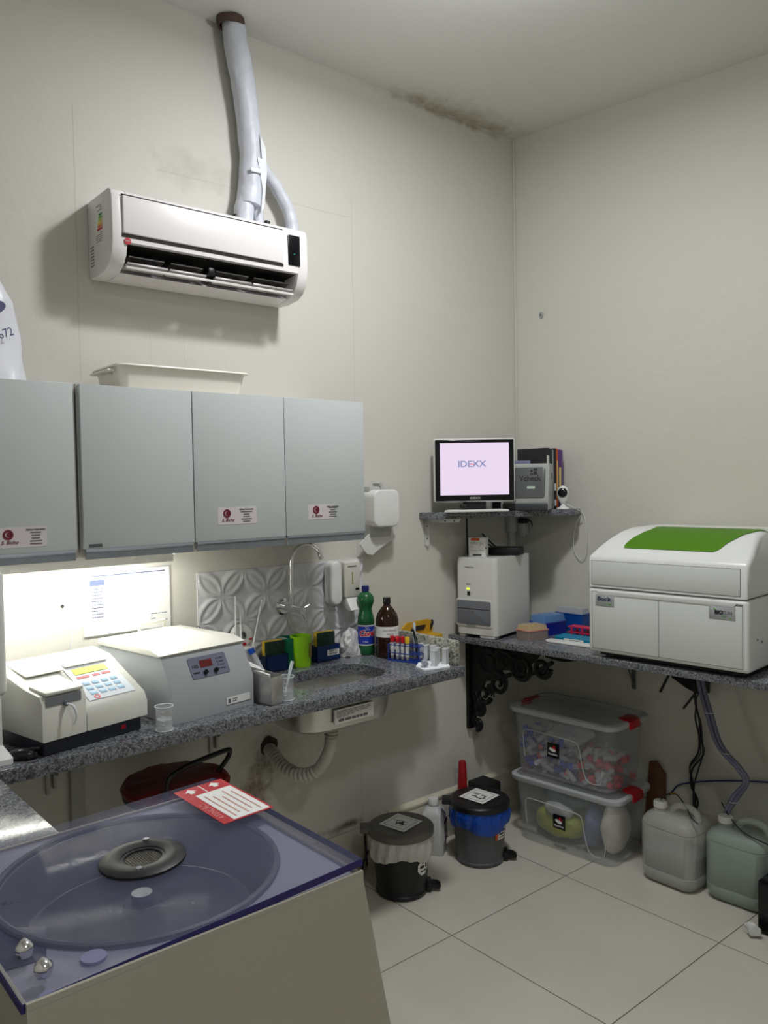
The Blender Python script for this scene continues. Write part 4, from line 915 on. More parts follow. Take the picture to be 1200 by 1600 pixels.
b = bm_new(); tube(b, [(-.02, -.333, SZ+.002), (.015, -.335, SZ-.02), (.03, -.30, 1.30), (.028, -.285, 1.24), (.033, -.285, 1.18), (.036, -.31, 1.145), (.040, -.335, 1.16), (.042, -.342, 1.22), (.042, -.338, 1.30), (.036, -.322, SZ-.01), (.02, -.312, SZ+.003)], .0016, 6, smooth=8); obj('cord', b, WHITE, cb)

# under the corner shelf
sk = thing('power_socket', 'white wall socket with trunking below the corner shelf', 'socket', (-.055, -.001, 1.285))
b = bm_new(); box(b, -.03, .03, -.03, 0, -.03, .04, .003); obj('socket_box', b, mat('socket_white', (196, 198, 194), .45, noise=.03), sk)
b = bm_new(); box(b, -.018, .014, -.018, 0, -.30, -.031, .002); obj('trunking', b, mat('socket_white', ()), sk)
ad = thing('white_plug', 'white three-pin adaptor with black plug hanging beside the wall socket', 'plug', (-.02, -.045, 1.245))
b = bm_new(); box(b, -.018, .018, -.02, .015, 0, .05, .004); prism(b, [(-.01, 0), (.01, 0), (.003, -.016), (-.003, -.016)], 'y', -.01, .005); obj('adaptor', b, mat('socket_white', ()), ad)
b = bm_new(); box(b, -.022, .014, -.028, .012, .0505, .070, .007, 3); tube(b, [(.01, -.02, .065), (.03, -.028, .05), (.036, -.03, 0), (.036, -.032, -.06)], .0028, 8, smooth=5); obj('black_plug', b, BLACK, ad)

# ------------------------------------------------------------------ white analyser with grey door (left end of the bench)
an = thing('small_analyser', 'white analyser with dark grey front door at the corner end of the bench', 'analyser', (-.452, -.05, .8475), -78)
b = bm_new()
pr = rrect(0, .190, 0, .295, .02)
rings_surface(b, [[(x, y, .014) for x, y in pr], [(x, y, .02) for x, y in pr], [(x+.0, y, .31) for x, y in pr], [(.095+(x-.095)*.985, .1475+(y-.1475)*.985+.004, .327) for x, y in pr]])
obj('body', b, mat('analyser_white', (208, 208, 204), .35, noise=.02), an)
b = bm_new(); prism(b, rrect(.004, .170, .045, .158, .008), 'y', -.003, .002, .001); obj('door_frame', b, mat('analyser_white', ()), an)
b = bm_new(); prism(b, rrect(.008, .166, .056, .152, .006), 'y', -.006, -.003, .001); dd = obj('grey_door', b, GREYP, an, label='dark grey door')
b = bm_new(); box(b, .01, .164, -.0068, -.006, .118, .120); cyl(b, .002, 0, .001, mtx=Matrix.Translation((.085, -.006, .105)) @ rot('X', 90), seg=10); obj('door_crease', b, DARK, dd)
b = bm_new(); prism(b, [(.045, .058), (.10, .058), (.094, .047), (.055, .047)], 'y', -.0045, -.0025); obj('finger_notch', b, mat('analyser_grey', (140, 142, 140), .4, noise=.03), an)
b = bm_new(); box(b, .052, .067, -.0015, .0005, .196, .203, .0005); obj('status_light', b, mat('green_led', (196, 232, 40), .4, emit=1.6), an, label='lit yellow-green status light')
b = bm_new(); box(b, .055, .069, -.0015, .0005, .172, .189, .002); obj('power_button', b, BLACK, an)
text('lettering', 'IDEXX', .0075, INKG, an, (.061, -.0008, .218)); text('lettering', 'Catalyst One', .008, INKG, an, (.065, -.0008, .288))
b = bm_new(); box(b, .01, .04, .005, .04, 0, .0139, .003); box(b, .11, .178, .002, .05, 0, .0139, .004); box(b, .01, .178, .24, .285, 0, .0139, .003); obj('foot', b, mat('analyser_white', ()), an)
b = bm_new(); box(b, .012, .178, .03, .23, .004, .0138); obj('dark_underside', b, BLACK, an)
TOPZ = .8475+.3275
bx = thing('reagent_box', 'small white and orange printed carton standing on the small analyser', 'box', (-.395, -.125, TOPZ), -62)
b = bm_new(); box(b, -.04, .03, 0, .05, 0, .078, .001); obj('carton', b, PAPER, bx)
b = bm_new(); box(b, -.03, .006, -.0012, -.0002, .066, .077); obj('orange_panel', b, mat('orange_print', (206, 92, 44), .5, noise=.05), bx)
b = bm_new(); lines_of_print(b, -.032, .0, .022, .062, 6, -.0002, .4); lines_of_print(b, .004, .022, .022, .062, 6, -.0002, .4); obj('small_print', b, mat('pale_grey_ink', (176, 172, 168), .6, noise=.04), bx)
b = bm_new(); box(b, -.022, .014, -.0012, -.0002, .004, .011); box(b, .0301, .031, .0, .012, .032, .040); obj('dark_print', b, DGREY, bx)
pu = thing('power_adapter', 'flat black power adapter box on the small analyser behind the carton', 'adapter', (-.245, -.145, TOPZ), -62)
b = bm_new(); box(b, -.07, .065, -.04, .05, 0, .032, .004); obj('adapter_case', b, BLACK, pu)
b = bm_new(); tube(b, [(-.05, .055, .02), (-.10, .07, .06), (-.15, .09, .11), (-.18, .10, .155)], .0035, 8, smooth=6); tube(b, [(-.06, .05, .02), (-.12, .08, .055), (-.165, .10, .12), (-.19, .10, .155)], .003, 8, smooth=6); obj('power_lead', b, BLACK, pu)
bk = thing('black_cable', 'straight black cable hanging from the shelf behind the carton', 'cable', (-.36, -.03, TOPZ-.1))
b = bm_new(); tube(b, [(0, 0, 0), (.0, .0, .12), (-.004, -.002, .26)], .004, 8); obj('cable', b, BLACK, bk)

# ------------------------------------------------------------------ pipette tip boxes etc. on the bench
def tipbox(loc, rz, w_, d_, h1, h2, cb_, cl_, label, rim=None, tips=None):
    t = thing('tip_box', label, 'box', loc, rz)
    b = bm_new(); rings_surface(b, [ir(0, w_, 0, d_, .004, 0), ir(-.001, w_+.001, -.001, d_+.001, .004, h1)]); obj('base', b, cb_, t)
    b = bm_new(); rings_surface(b, [ir(-.003, w_+.003, -.003, d_+.003, .005, h1), ir(-.003, w_+.003, -.003, d_+.003, .005, h1+.004)]); obj('rim', b, rim or cb_, t)
    b = bm_new(); rings_surface(b, [ir(.001, w_-.001, .001, d_-.001, .005, h1+.0041), ir(.004, w_-.004, .004, d_-.004, .006, h1+h2)]); obj('lid', b, cl_, t)
    if tips:
        b = bm_new()
        for i in range(6):
            for j in range(5): cyl(b, .0038, h1+.0042, h1+h2-.003, (w_*(i+.7)/6.4, d_*(j+.7)/5.4, 0), 6)
        o = obj('tip_heads', b, tips, t)
    return t
clear = lambda n, c, a: mat(n, c, .25, alpha=a, noise=.03)
tipbox((-.325, -.262, .8475), -100, .078, .10, .036, .022, clear('pinkish_clear', (176, 160, 150), .62), clear('clear_lid', (214, 208, 186), .42), 'clear pink-rimmed tip box with yellow tips in front of the small analyser', clear('pink_rim', (232, 150, 130), .8), mat('yellow_tips', (226, 186, 80), .4, noise=.04))
tipbox((-.205, -.232, .8475), -97, .085, .125, .050, .030, mat('royal_blue', (16, 36, 150), .35, noise=.05), clear('blue_clear_lid', (120, 166, 216), .5), 'royal blue tip box with pale blue lid between the analysers', mat('violet_rim', (66, 78, 170), .35, noise=.04), mat('blue_tips', (90, 150, 216), .4, noise=.04))
tipbox((-.035, -.235, .8475), -86, .13, .06, .068, .026, mat('mid_blue', (18, 78, 168), .35, noise=.05), clear('clear_white_lid', (206, 210, 216), .55), 'blue tip box with clear lid at the back by the wall', None, mat('white_tips', (200, 204, 210), .4, noise=.04))
pr_ = thing('pink_rack', 'bright pink plastic tube rack half hidden by the big analyser', 'rack', (-.15, -.385, .8475), -84)
PK = mat('pink_plastic', (214, 40, 84), .35, noise=.05)
b = bm_new()
for z in (.018, .040): box(b, 0, .14, 0, .05, z, z+.003)
obj('rack_shelf', b, PK, pr_)
for x in (.012, .06, .125):
    for y in (.0, .045): b = bm_new(); box(b, x, x+.008, y, y+.005, 0, .043); obj('rack_post', b, PK, pr_)
te = thing('teal_tray', 'flat teal plastic tray lying beside the big analyser', 'tray', (-.245, -.392, .8475), -84)
b = bm_new(); rings_surface(b, [ir(.0, .20, .0, .075, .006, .0), ir(-.002, .202, -.002, .077, .006, .016)]); obj('tray_body', b, mat('teal_plastic', (10, 136, 176), .35, noise=.05), te)
b = bm_new(); box(b, .045, .13, -.004, -.0025, .004, .013); nl = obj('name_label', b, PAPER, te); text('lettering', 'E. coloração', .007, INK, nl, (.09, -.0045, .0085))
wt = thing('white_tray', 'flat white plastic tray lying at the bench edge under the teal tray', 'lid', (-.305, -.385, .8475), -84)
b = bm_new(); prism(b, rrect(0, .22, 0, .05, .02), 'z', 0, .008, .002); obj('tray_plate', b, WHITE, wt)
tm = thing('black_clamp', 'small black clamp with pale handle between the blue boxes', 'clamp', (-.055, -.262, .8475), -84)
b = bm_new(); box(b, -.006, .006, -.006, .006, 0, .035, .002); obj('clamp_post', b, mat('pale_grey_metal', (150, 156, 150), .4, .3, noise=.04), tm)
b = bm_new(); lathe(b, [(0, .035), (.009, .036), (.012, .048), (.008, .058), (.004, .068), (0, .07)], 14); box(b, -.014, .05, -.003, .003, .010, .015, .001); obj('clamp_knob', b, BLACK, tm)

# ------------------------------------------------------------------ large analyser
la = thing('large_analyser', 'large white benchtop analyser with a green window in its sloping lid', 'analyser', (-.402, -.676, .8475), -86)
AW = mat('large_analyser_white', (222, 224, 222), .32, noise=.015, nscale=3)
AWp = mat('large_analyser_panel', (212, 216, 213), .4, noise=.015, nscale=3)
L1 = .555
b = bm_new(); box(b, -.012, L1, .004, .50, .020, .249, .012, 4); obj('lower_body', b, AW, la)
SEAM = mat('seam_grey', (120, 122, 120), .6, noise=.05)
b = bm_new(); box(b, .0035, .537, .0030, .0042, .0325, .2365); box(b, .0025, .5295, .0030, .0042, .2605, .3475); obj('panel_seam', b, SEAM, la)
b = bm_new(); box(b, .005, .2565, .0022, .0045, .034, .235, .001); obj('door', b, AWp, la); b = bm_new(); box(b, .2585, .535, .0025, .0045, .034, .230, .001); obj('door', b, AWp, la)
b = bm_new(); prism(b, [(.02, .240), (.52, .240), (.508, .226), (.036, .226)], 'y', .0005, .0035, .0008); obj('hand_recess', b, AW, la)
prof = [(.004, .2525), (.004, .352), (.012, .366), (.055, .392), (.10, .418), (.16, .444), (.22, .456), (.40, .458), (.47, .44), (.50, .40), (.50, .2525)]
b = bm_new()
# lid with ends that lean inwards towards the top
V = []
for s in (-1, 1):
    col_ = []
    for y_, z_ in prof:
        k = max(0, (z_-.352)/.106); off = .055*k**1.6
        x_ = (-.014+off) if s < 0 else (L1+.002-off*.75)
        col_.append((x_, y_, z_))
    V.append(col_)
A = [b.verts.new(p) for p in V[0]]; B = [b.verts.new(p) for p in V[1]]; n = len(A)
b.faces.new(A); b.faces.new(B[::-1])
for i in range(n): b.faces.new((A[i], B[i], B[(i+1) % n], A[(i+1) % n]))
bmesh.ops.recalc_face_normals(b, faces=b.faces[:])
es = [e for f in b.faces if len(f.verts) == n for e in f.edges]
bmesh.ops.bevel(b, geom=list(set(es)), offset=.014, segments=4, affect='EDGES', profile=.5)
obj('lid', b, AW, la, angle=50)
b = bm_new(); box(b, .004, .528, .0025, .0045, .262, .346, .001); obj('lid_front_panel', b, AWp, la)
# green window follows the curve of the lid
b = bm_new()
def zs(y_):
    for (a0, z0), (a1, z1) in zip(prof[1:9], prof[2:10]):
        if a0 <= y_ <= a1: return z0+(z1-z0)*(y_-a0)/(a1-a0)
    return .45
rows = []
for k in range(15):
    y_ = .052+.20*k/14; t_ = k/14
    l = .098+.04*(1-math.cos(min(1, t_*1.6)*PI/2)); r_ = .432-.0*t_+.10*(t_**1.2)
    if k == 0: l += .006; r_ -= .01
    rows.append([b.verts.new((l+(r_-l)*j/10, y_, zs(y_)+.003)) for j in range(11)])
for p, q in zip(rows, rows[1:]):
    for j in range(10): b.faces.new((p[j], p[j+1], q[j+1], q[j]))
bmesh.ops.solidify(b, geom=b.faces[:], thickness=.0015)
obj('green_window', b, mat('analyser_green', (110, 172, 32), .3, noise=.02), la, label='bright green window')
def badge(x0, x1, z0, z1):
    b = bm_new(); box(b, x0, x1, .0008, .0024, z0, z1, .0005); return obj('metal_badge', b, mat('badge_silver', (178, 182, 186), .35, .3, noise=.03), la)
NB = mat('navy_letters', (22, 44, 84), .4, noise=.04); GRN = mat('green_letters', (96, 168, 40), .4, noise=.04)
bd = badge(.019, .092, .187, .227); text('lettering', 'Bioclin', .0205, NB, bd, (.0555, .0003, .212), bold=.0004); text('lettering', '• Vet', .0125, GRN, bd, (.070, .0003, .195))
bd = badge(.430, .514, .185, .226); text('lettering', 'BIO', .0165, INK, bd, (.462, .0003, .206), bold=.0008); text('lettering', 'CLIN', .0145, INKG, bd, (.489, .0003, .206)); text('lettering', 'vitro', .008, GRN, bd, (.478, .0003, .195))
b = bm_new(); box(b, .445, .452, .0001, .0006, .214, .2175, rot=rot('Y', 40)); obj('green_dot', b, GRN, bd); b = bm_new(); box(b, .497, .503, .0001, .0006, .1885, .192); obj('green_dot', b, GRN, bd)
b = bm_new(); 
for x in (.05, .49):
    for y in (.05, .42): cyl(b, .018, 0, .0199, (x, y, 0), 16)
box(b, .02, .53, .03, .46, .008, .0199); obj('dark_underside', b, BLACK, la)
b = bm_new(); box(b, L1+.0002, L1+.002, .10, .108, .105, .113, .001); cyl(b, .003, 0, .002, mtx=Matrix.Translation((L1, .07, .12)) @ rot('Y', 90), seg=10); obj('side_screw', b, GREYP, la)

# ------------------------------------------------------------------ floor under the benches
FR = mat('frosted_box_plastic', (206, 210, 214), .3, alpha=.15, noise=.04, nscale=6)
FRI = mat('frosted_rim_plastic', (212, 216, 220), .3, alpha=.5, noise=.03)
def storage_box(loc, rz, label, badge_x):
    t = thing('storage_box', label, 'storage box', loc, rz)
    Wb, Db, Wt, Dt, Hh = .43, .235, .475, .27, .255
    b = bm_new(); rings_surface(b, [ir(0, Wb, 0, Db, .04, .003), ir(-.004, Wb+.004, -.003, Db+.003, .045, .012), ir(-.020, Wb+.02, -.014, Db+.014, .045, .235), ir(-.022, Wb+.022, -.016, Db+.016, .045, .252)], True, False)
    bmesh.ops.solidify(b, geom=b.faces[:], thickness=.002); obj('tub', b, FR, t)
    b = bm_new(); rings_surface(b, [ir(-.034, Wb+.034, -.028, Db+.028, .05, .250), ir(-.038, Wb+.038, -.031, Db+.031, .05, .256), ir(-.038, Wb+.038, -.031, Db+.031, .05, .268), ir(-.03, Wb+.03, -.024, Db+.024, .05, .273), ir(-.02, Wb+.02, -.015, Db+.015, .045, .272)], False, False)
    bmesh.ops.solidify(b, geom=b.faces[:], thickness=.0015); obj('lid_rim', b, FRI, t)
    b = bm_new(); rings_surface(b, [ir(-.022, Wb+.022, -.016, Db+.016, .045, .266), ir(-.012, Wb+.012, -.006, Db+.006, .04, .276), ir(0, Wb, .004, Db-.004, .04, .277)], True, True); obj('lid', b, FR, t)
    for s in (0, 1):
        x = Wb+.036 if s else -.036; m_ = 1 if s else -1
        b = bm_new(); prism(b, [(x-m_*.05, .2775), (x-m_*.02, .279), (x+m_*.004, .27), (x+m_*.007, .245), (x+m_*.003, .238), (x-m_*.001, .250), (x-m_*.006, .266)], 'y', .085, .165, .003); obj('clip_handle', b, RED, t, label='red clip handle')
    ox = lambda z: -.003-.014*(z-.012)/.223
    def groove(pts):
        bb = bm_new(); tube(bb, [(x, ox(z)-.0015, z) for x, z in pts], .0022, 6, smooth=5); return bb
    obj('moulded_line', groove([(.045, .07), (.042, .15), (.05, .178), (.08, .184), (.20, .182), (.285, .178), (.305, .16), (.315, .10), (.33, .045), (.36, .028), (.395, .04), (.405, .09)]), mat('frosted_line', (226, 228, 228), .35, alpha=.35, noise=.03), t)
    b = bm_new(); box(b, badge_x, badge_x+.056, ox(.12)-.006, ox(.12)-.0035, .095, .152, .001); bd = obj('black_badge', b, BLACKG, t, label='black badge')
    yb_ = ox(.12)-.0062
    b = bm_new(); lathe(b, [(0, 0), (.016, 0), (.016, .0006), (0, .0006)], 24, sy=.45, mtx=Matrix.Translation((badge_x+.026, yb_, .126)) @ rot('X', 90) @ rot('Z', -14)); obj('white_swoosh', b, PAPER, bd)
    b = bm_new(); prism(b, [(badge_x+.020, .131), (badge_x+.034, .146), (badge_x+.044, .128)], 'y', yb_-.0006, yb_); obj('red_swoosh', b, RED, bd)
    text('lettering', 'Rischioto', .0115, PAPER, bd, (badge_x+.028, yb_-.0004, .108))
    return t, ox
S1 = (-.262, -.212, .0); S2 = (-.250, -.195, .279)
storage_box(S1, -85, 'frosted storage box with red clips on the floor, lower of the stacked pair', .175)
storage_box(S2, -86, 'frosted storage box full of tubes, stacked on the other one', .16)
# contents, lower box
def blob(name, rad, seed, amp, m, loc, rz, label, cat, sub=3, frq=14):
    b = bm_new(); bmesh.ops.create_icosphere(b, subdivisions=sub+1, radius=1); bmesh.ops.scale(b, vec=rad, verts=b.verts); crumple(b, amp, seed, frq)
    zmin = min(v.co.z for v in b.verts)
    for v in b.verts: v.co.z -= zmin
    o = obj(name, b, m, loc=loc, rz=rz); tag(o, label, cat); return o
def L2W(o, rz, x, y, z=0):
    a = math.radians(rz); return (o[0]+x*math.cos(a)-y*math.sin(a), o[1]+x*math.sin(a)+y*math.cos(a), o[2]+z)
blob('plastic_bag', (.125, .085, .06), 1, .012, mat('yellow_green_bag', (176, 184, 40), .45, noise=.25, nscale=14, bump=.5), L2W(S1, -85, .14, .115, .008), -85, 'yellow-green bag of supplies in the lower storage box', 'bag')
blob('white_tube_bag', (.06, .05, .035), 2, .01, mat('pale_bag', (200, 204, 204), .5, noise=.1), L2W(S1, -85, .15, .07, .10), -85, 'pale packet lying on the yellow-green bag', 'packet')
blob('teal_cloth', (.12, .08, .04), 3, .01, mat('dull_teal', (88, 116, 110), .7, noise=.15), L2W(S1, -85, .16, .13, .135), -85, 'dull teal cloth at the top of the lower storage box', 'cloth')
blob('blue_bag', (.034, .08, .085), 4, .012, mat('slate_blue_bag', (106, 118, 158), .6, noise=.25, nscale=30, bump=.6), L2W(S1, -85, .292, .11, .008), -85, 'slate blue mesh bag in the lower storage box', 'bag')
blob('white_bag', (.044, .09, .105), 5, .01, mat('off_white_bag', (212, 208, 198), .6, noise=.05, bump=.4), L2W(S1, -85, .375, .12, .008), -85, 'off-white stuffed bag filling the near end of the lower storage box', 'bag')
# contents, upper box: too many small tubes to count, lying loose
b = bm_new()
def scatter(bm, n, x0, x1, z0, z1, r, ln):
    for k in range(n):
        p = Vector((random.uniform(x0, x1), random.uniform(.02, .21), random.uniform(z0, z1))); d_ = Vector((random.gauss(0, 1), random.gauss(0, 1), random.gauss(0, .7))).normalized()*ln
        tube(bm, [p-d_/2, p+d_/2], r, 7)
scatter(b, 170, .03, .41, .018, .135, .0105, .05); scatter(b, 50, .02, .16, .10, .185, .0105, .05)
o = obj('clear_tubes', b, mat('clear_tube_pile', (196, 198, 206), .25, alpha=.6, noise=.1), loc=S2, rz=-86); tag(o, 'heap of loose clear tubes inside the upper storage box', 'tubes', kind='stuff')
b = bm_new(); scatter(b, 95, .01, .20, .014, .17, .0125, .022); scatter(b, 30, .16, .27, .014, .08, .0125, .022)
o = obj('blue_caps', b, mat('cap_blue', (34, 64, 176), .4, noise=.1), loc=S2, rz=-86); tag(o, 'blue caps in the heap inside the upper storage box', 'caps', kind='stuff')
b = bm_new(); scatter(b, 90, .21, .42, .014, .12, .0125, .022); scatter(b, 16, .04, .2, .06, .12, .0125, .02)
o = obj('red_caps', b, mat('cap_red', (190, 30, 50), .4, noise=.1), loc=S2, rz=-86); tag(o, 'red caps in the heap inside the upper storage box', 'caps', kind='stuff')
blob('clear_plastic_bag', (.11, .07, .04), 7, .02, mat('crinkled_clear_bag', (214, 216, 222), .12, alpha=.5, noise=.1, bump=.5), L2W(S2, -86, .2, .09, .12), -86, 'crinkled clear plastic bag lying on the tubes in the upper storage box', 'bag')
# black and brown things behind boxes
b = bm_new(); prism(b, [(-.06, 0), (.035, 0), (.035, .30), (.0, .345), (-.03, .34)], 'y', -.008, .008, .003); o = obj('wooden_board', b, mat('brown_wood', (92, 58, 34), .6, noise=.3, nscale=10), loc=(.078, -.645, .001), rz=-81); tag(o, 'brown wooden board standing behind the stacked storage boxes', 'board')
b = bm_new(); box(b, -.05, .05, -.05, .05, 0, .22, .006); o = obj('black_box', b, mat('dull_black', (24, 22, 22), .7, noise=.2), loc=(-.335, -.085, .001), rz=0); tag(o, 'dull black box on the floor between the blue-lined bin and the storage boxes', 'box')

# jerrycans
def jerrycan(loc, rz, label, liquid_z, lcol, skin, cz_cap=.29):
    t = thing('jerrycan', label, 'jerrycan', loc, rz)
    W, D, Hh = .215, .175, .262
    rr = .045
    b = bm_new(); secs = [(.022, 0, .03), (.006, .012, .04), (0, .03, rr), (0, .052, rr), (.002, .055, rr), (0, .058, rr), (0, .205, rr), (.002, .208, rr), (0, .211, rr), (.002, .222, rr), (.012, .240, rr), (.035, .252, .03)]
    rings_surface(b, [ir(g, W-g, g, D-g, r_, z) for g, z, r_ in secs]); obj('shell', b, skin, t)
    b = bm_new(); gx = .004; ls_ = [(.026, .003, .03), (.010, .014, .04), (gx, .03, rr), (gx, liquid_z, rr)]
    rings_surface(b, [ir(g, W-g, g, D-g, r_, z) for g, z, r_ in ls_]); obj('liquid', b, lcol, t)
    b = bm_new(); tube(b, [(.09, D/2, .247), (.10, D/2, .268), (.125, D/2, .282), (.165, D/2, .282), (.188, D/2, .268), (.195, D/2, .243)], .0125, 12, smooth=6); obj('handle', b, skin, t)
    b = bm_new(); lathe(b, [(.024, .246), (.024, .258), (.020, .26), (.020, .266)], 24, (.055, D/2-.02, 0)); obj('neck', b, skin, t)
    b = bm_new(); lathe(b, [(0, .264), (.023, .264), (.0235, .284), (.021, .287), (0, .287)], 24, (.055, D/2-.02, 0)); 
    for k in range(20):
        a = 2*PI*k/20; cyl(b, .0012, .265, .284, (.055+.0236*math.cos(a), D/2-.02+.0236*math.sin(a), 0), 5)
    c_ = obj('screw_cap', b, mat('cap_white', (218, 218, 212), .45, noise=.03), t)
    return t
J1 = jerrycan((-.208, -.735, .0008), -90, 'white jerrycan half full of clear liquid beside the storage boxes', .118, mat('pale_liquid', (112, 124, 126), .2, noise=.03), mat('jerry_white', (226, 227, 220), .38, alpha=.42, noise=.04))
J2 = jerrycan((-.168, -.968, .0008), -86, 'greenish full jerrycan with grey hoses entering its neck', .225, mat('green_liquid', (98, 122, 108), .2, noise=.05), mat('jerry_green', (196, 210, 198), .38, alpha=.42, noise=.04))
for px_, nm, pts, lb in ((0, 'black_wire', [(-.135, -.79, .289), (-.137, -.80, .306), (-.11, -.815, .312), (-.09, -.83, .305), (-.12, -.88, .285), (-.17, -.93, .272), (-.19, -.965, .268)], 'thin black wire running from the cap of the half-full jerrycan'), (1, 'black_wire', [(-.05, -.98, .31), (-.09, -1.03, .285), (-.13, -1.10, .262), (-.14, -1.2, .25)], 'thin black wire draped over the greenish jerrycan')):
    b = bm_new(); tube(b, pts, .0022, 6, smooth=6); o = obj(nm, b, BLACK); tag(o, lb, 'wire')
b = bm_new(); tube(b, [(-.112, -.812, .312), (-.092, -.822, .31)], .0045, 8); o = obj('brass_connector', b, mat('brass', (170, 140, 70), .3, .9, noise=.1)); tag(o, 'little brass connector on the wire over the half-full jerrycan', 'connector')
# hoses into the green jerrycan
HS = mat('grey_violet_hose', (104, 104, 128), .35, noise=.1, nscale=20)
ho = thing('waste_hoses', 'bundle of grey-violet hoses running from the bench into the greenish jerrycan', 'hose', (0, 0, 0))
for k, (dx, dy) in enumerate(((0, 0), (.010, .010), (-.006, .014))):
    b = bm_new(); tube(b, [(-.02+dx, -.885+dy, .82), (-.02+dx, -.895+dy, .72), (-.02+dx, -.925+dy, .62), (-.02+dx, -.965+dy, .51), (-.02+dx, -1.035+dy*.6, .44), (-.025+dx, -1.062+dy*.5, .40), (-.035+dx, -1.035+dy, .345), (-.065+dx*.6, -1.015+dy*.6, .295), (-.083+dx*.4, -1.018+dy*.4, .262)], .0075, 10, smooth=8); obj('hose', b, HS, ho)
b = bm_new()
for p in ((-.02, -.925, .62), (-.02, -.99, .485), (-.045, -1.028, .325)): tube(b, [(p[0]+.016*math.cos(a), p[1]+.016*math.sin(a)+.006, p[2]) for a in [2*PI*k/14 for k in range(14)]], .0012, 5, closed=True)
obj('cable_tie', b, WHITE, ho)
kc = thing('black_cables', 'tangle of black cables hanging down the wall behind the jerrycans', 'cable', (0, 0, 0))
for dx, r_, sd in ((0, .0042, 1), (.012, .0035, 2), (-.010, .003, 3), (.006, .0025, 4)):
    random.seed(sd); b = bm_new()
    tube(b, [(.085+dx*.5+random.uniform(-.01, .01), -.80+dx-(.0 if i > 6 else .004*i)+random.uniform(-.012, .012), .81-i*.065) for i in range(12)], r_, 7, smooth=5); obj('cable', b, BLACK, kc)
b = bm_new(); tube(b, [(.10, -.685, .215), (.10, -.70, .235), (.095, -.74, .275), (.115, -.86, .315), (.14, -1.0, .345), (.17, -1.2, .375), (.20, -1.45, .39)], .0032, 8, smooth=8); o = obj('blue_cable', b, mat('cable_blue', (26, 44, 110), .4, noise=.06)); tag(o, 'dark blue network cable crossing the wall behind the hoses', 'cable')
# router under the bench
ro = thing('wifi_router', 'black router with stick antennas fixed under the bench', 'router', (WB(.77)-.001, -.77, .76), -98.7)
b = bm_new(); prism(b, [(-.085, 0), (.09, 0), (.09, -.10), (.055, -.112), (.0, -.098), (-.07, -.070)], 'y', -.03, -.001, .005); obj('router_body', b, BLACK, ro)
b = bm_new(); tube(b, [(-.07, -.02, -.03), (-.115, -.04, -.135)], .0045, 8); obj('antenna', b, BLACK, ro)
b = bm_new(); tube(b, [(.06, -.02, -.08), (.0, -.045, -.175)], .0045, 8); obj('antenna', b, BLACK, ro)

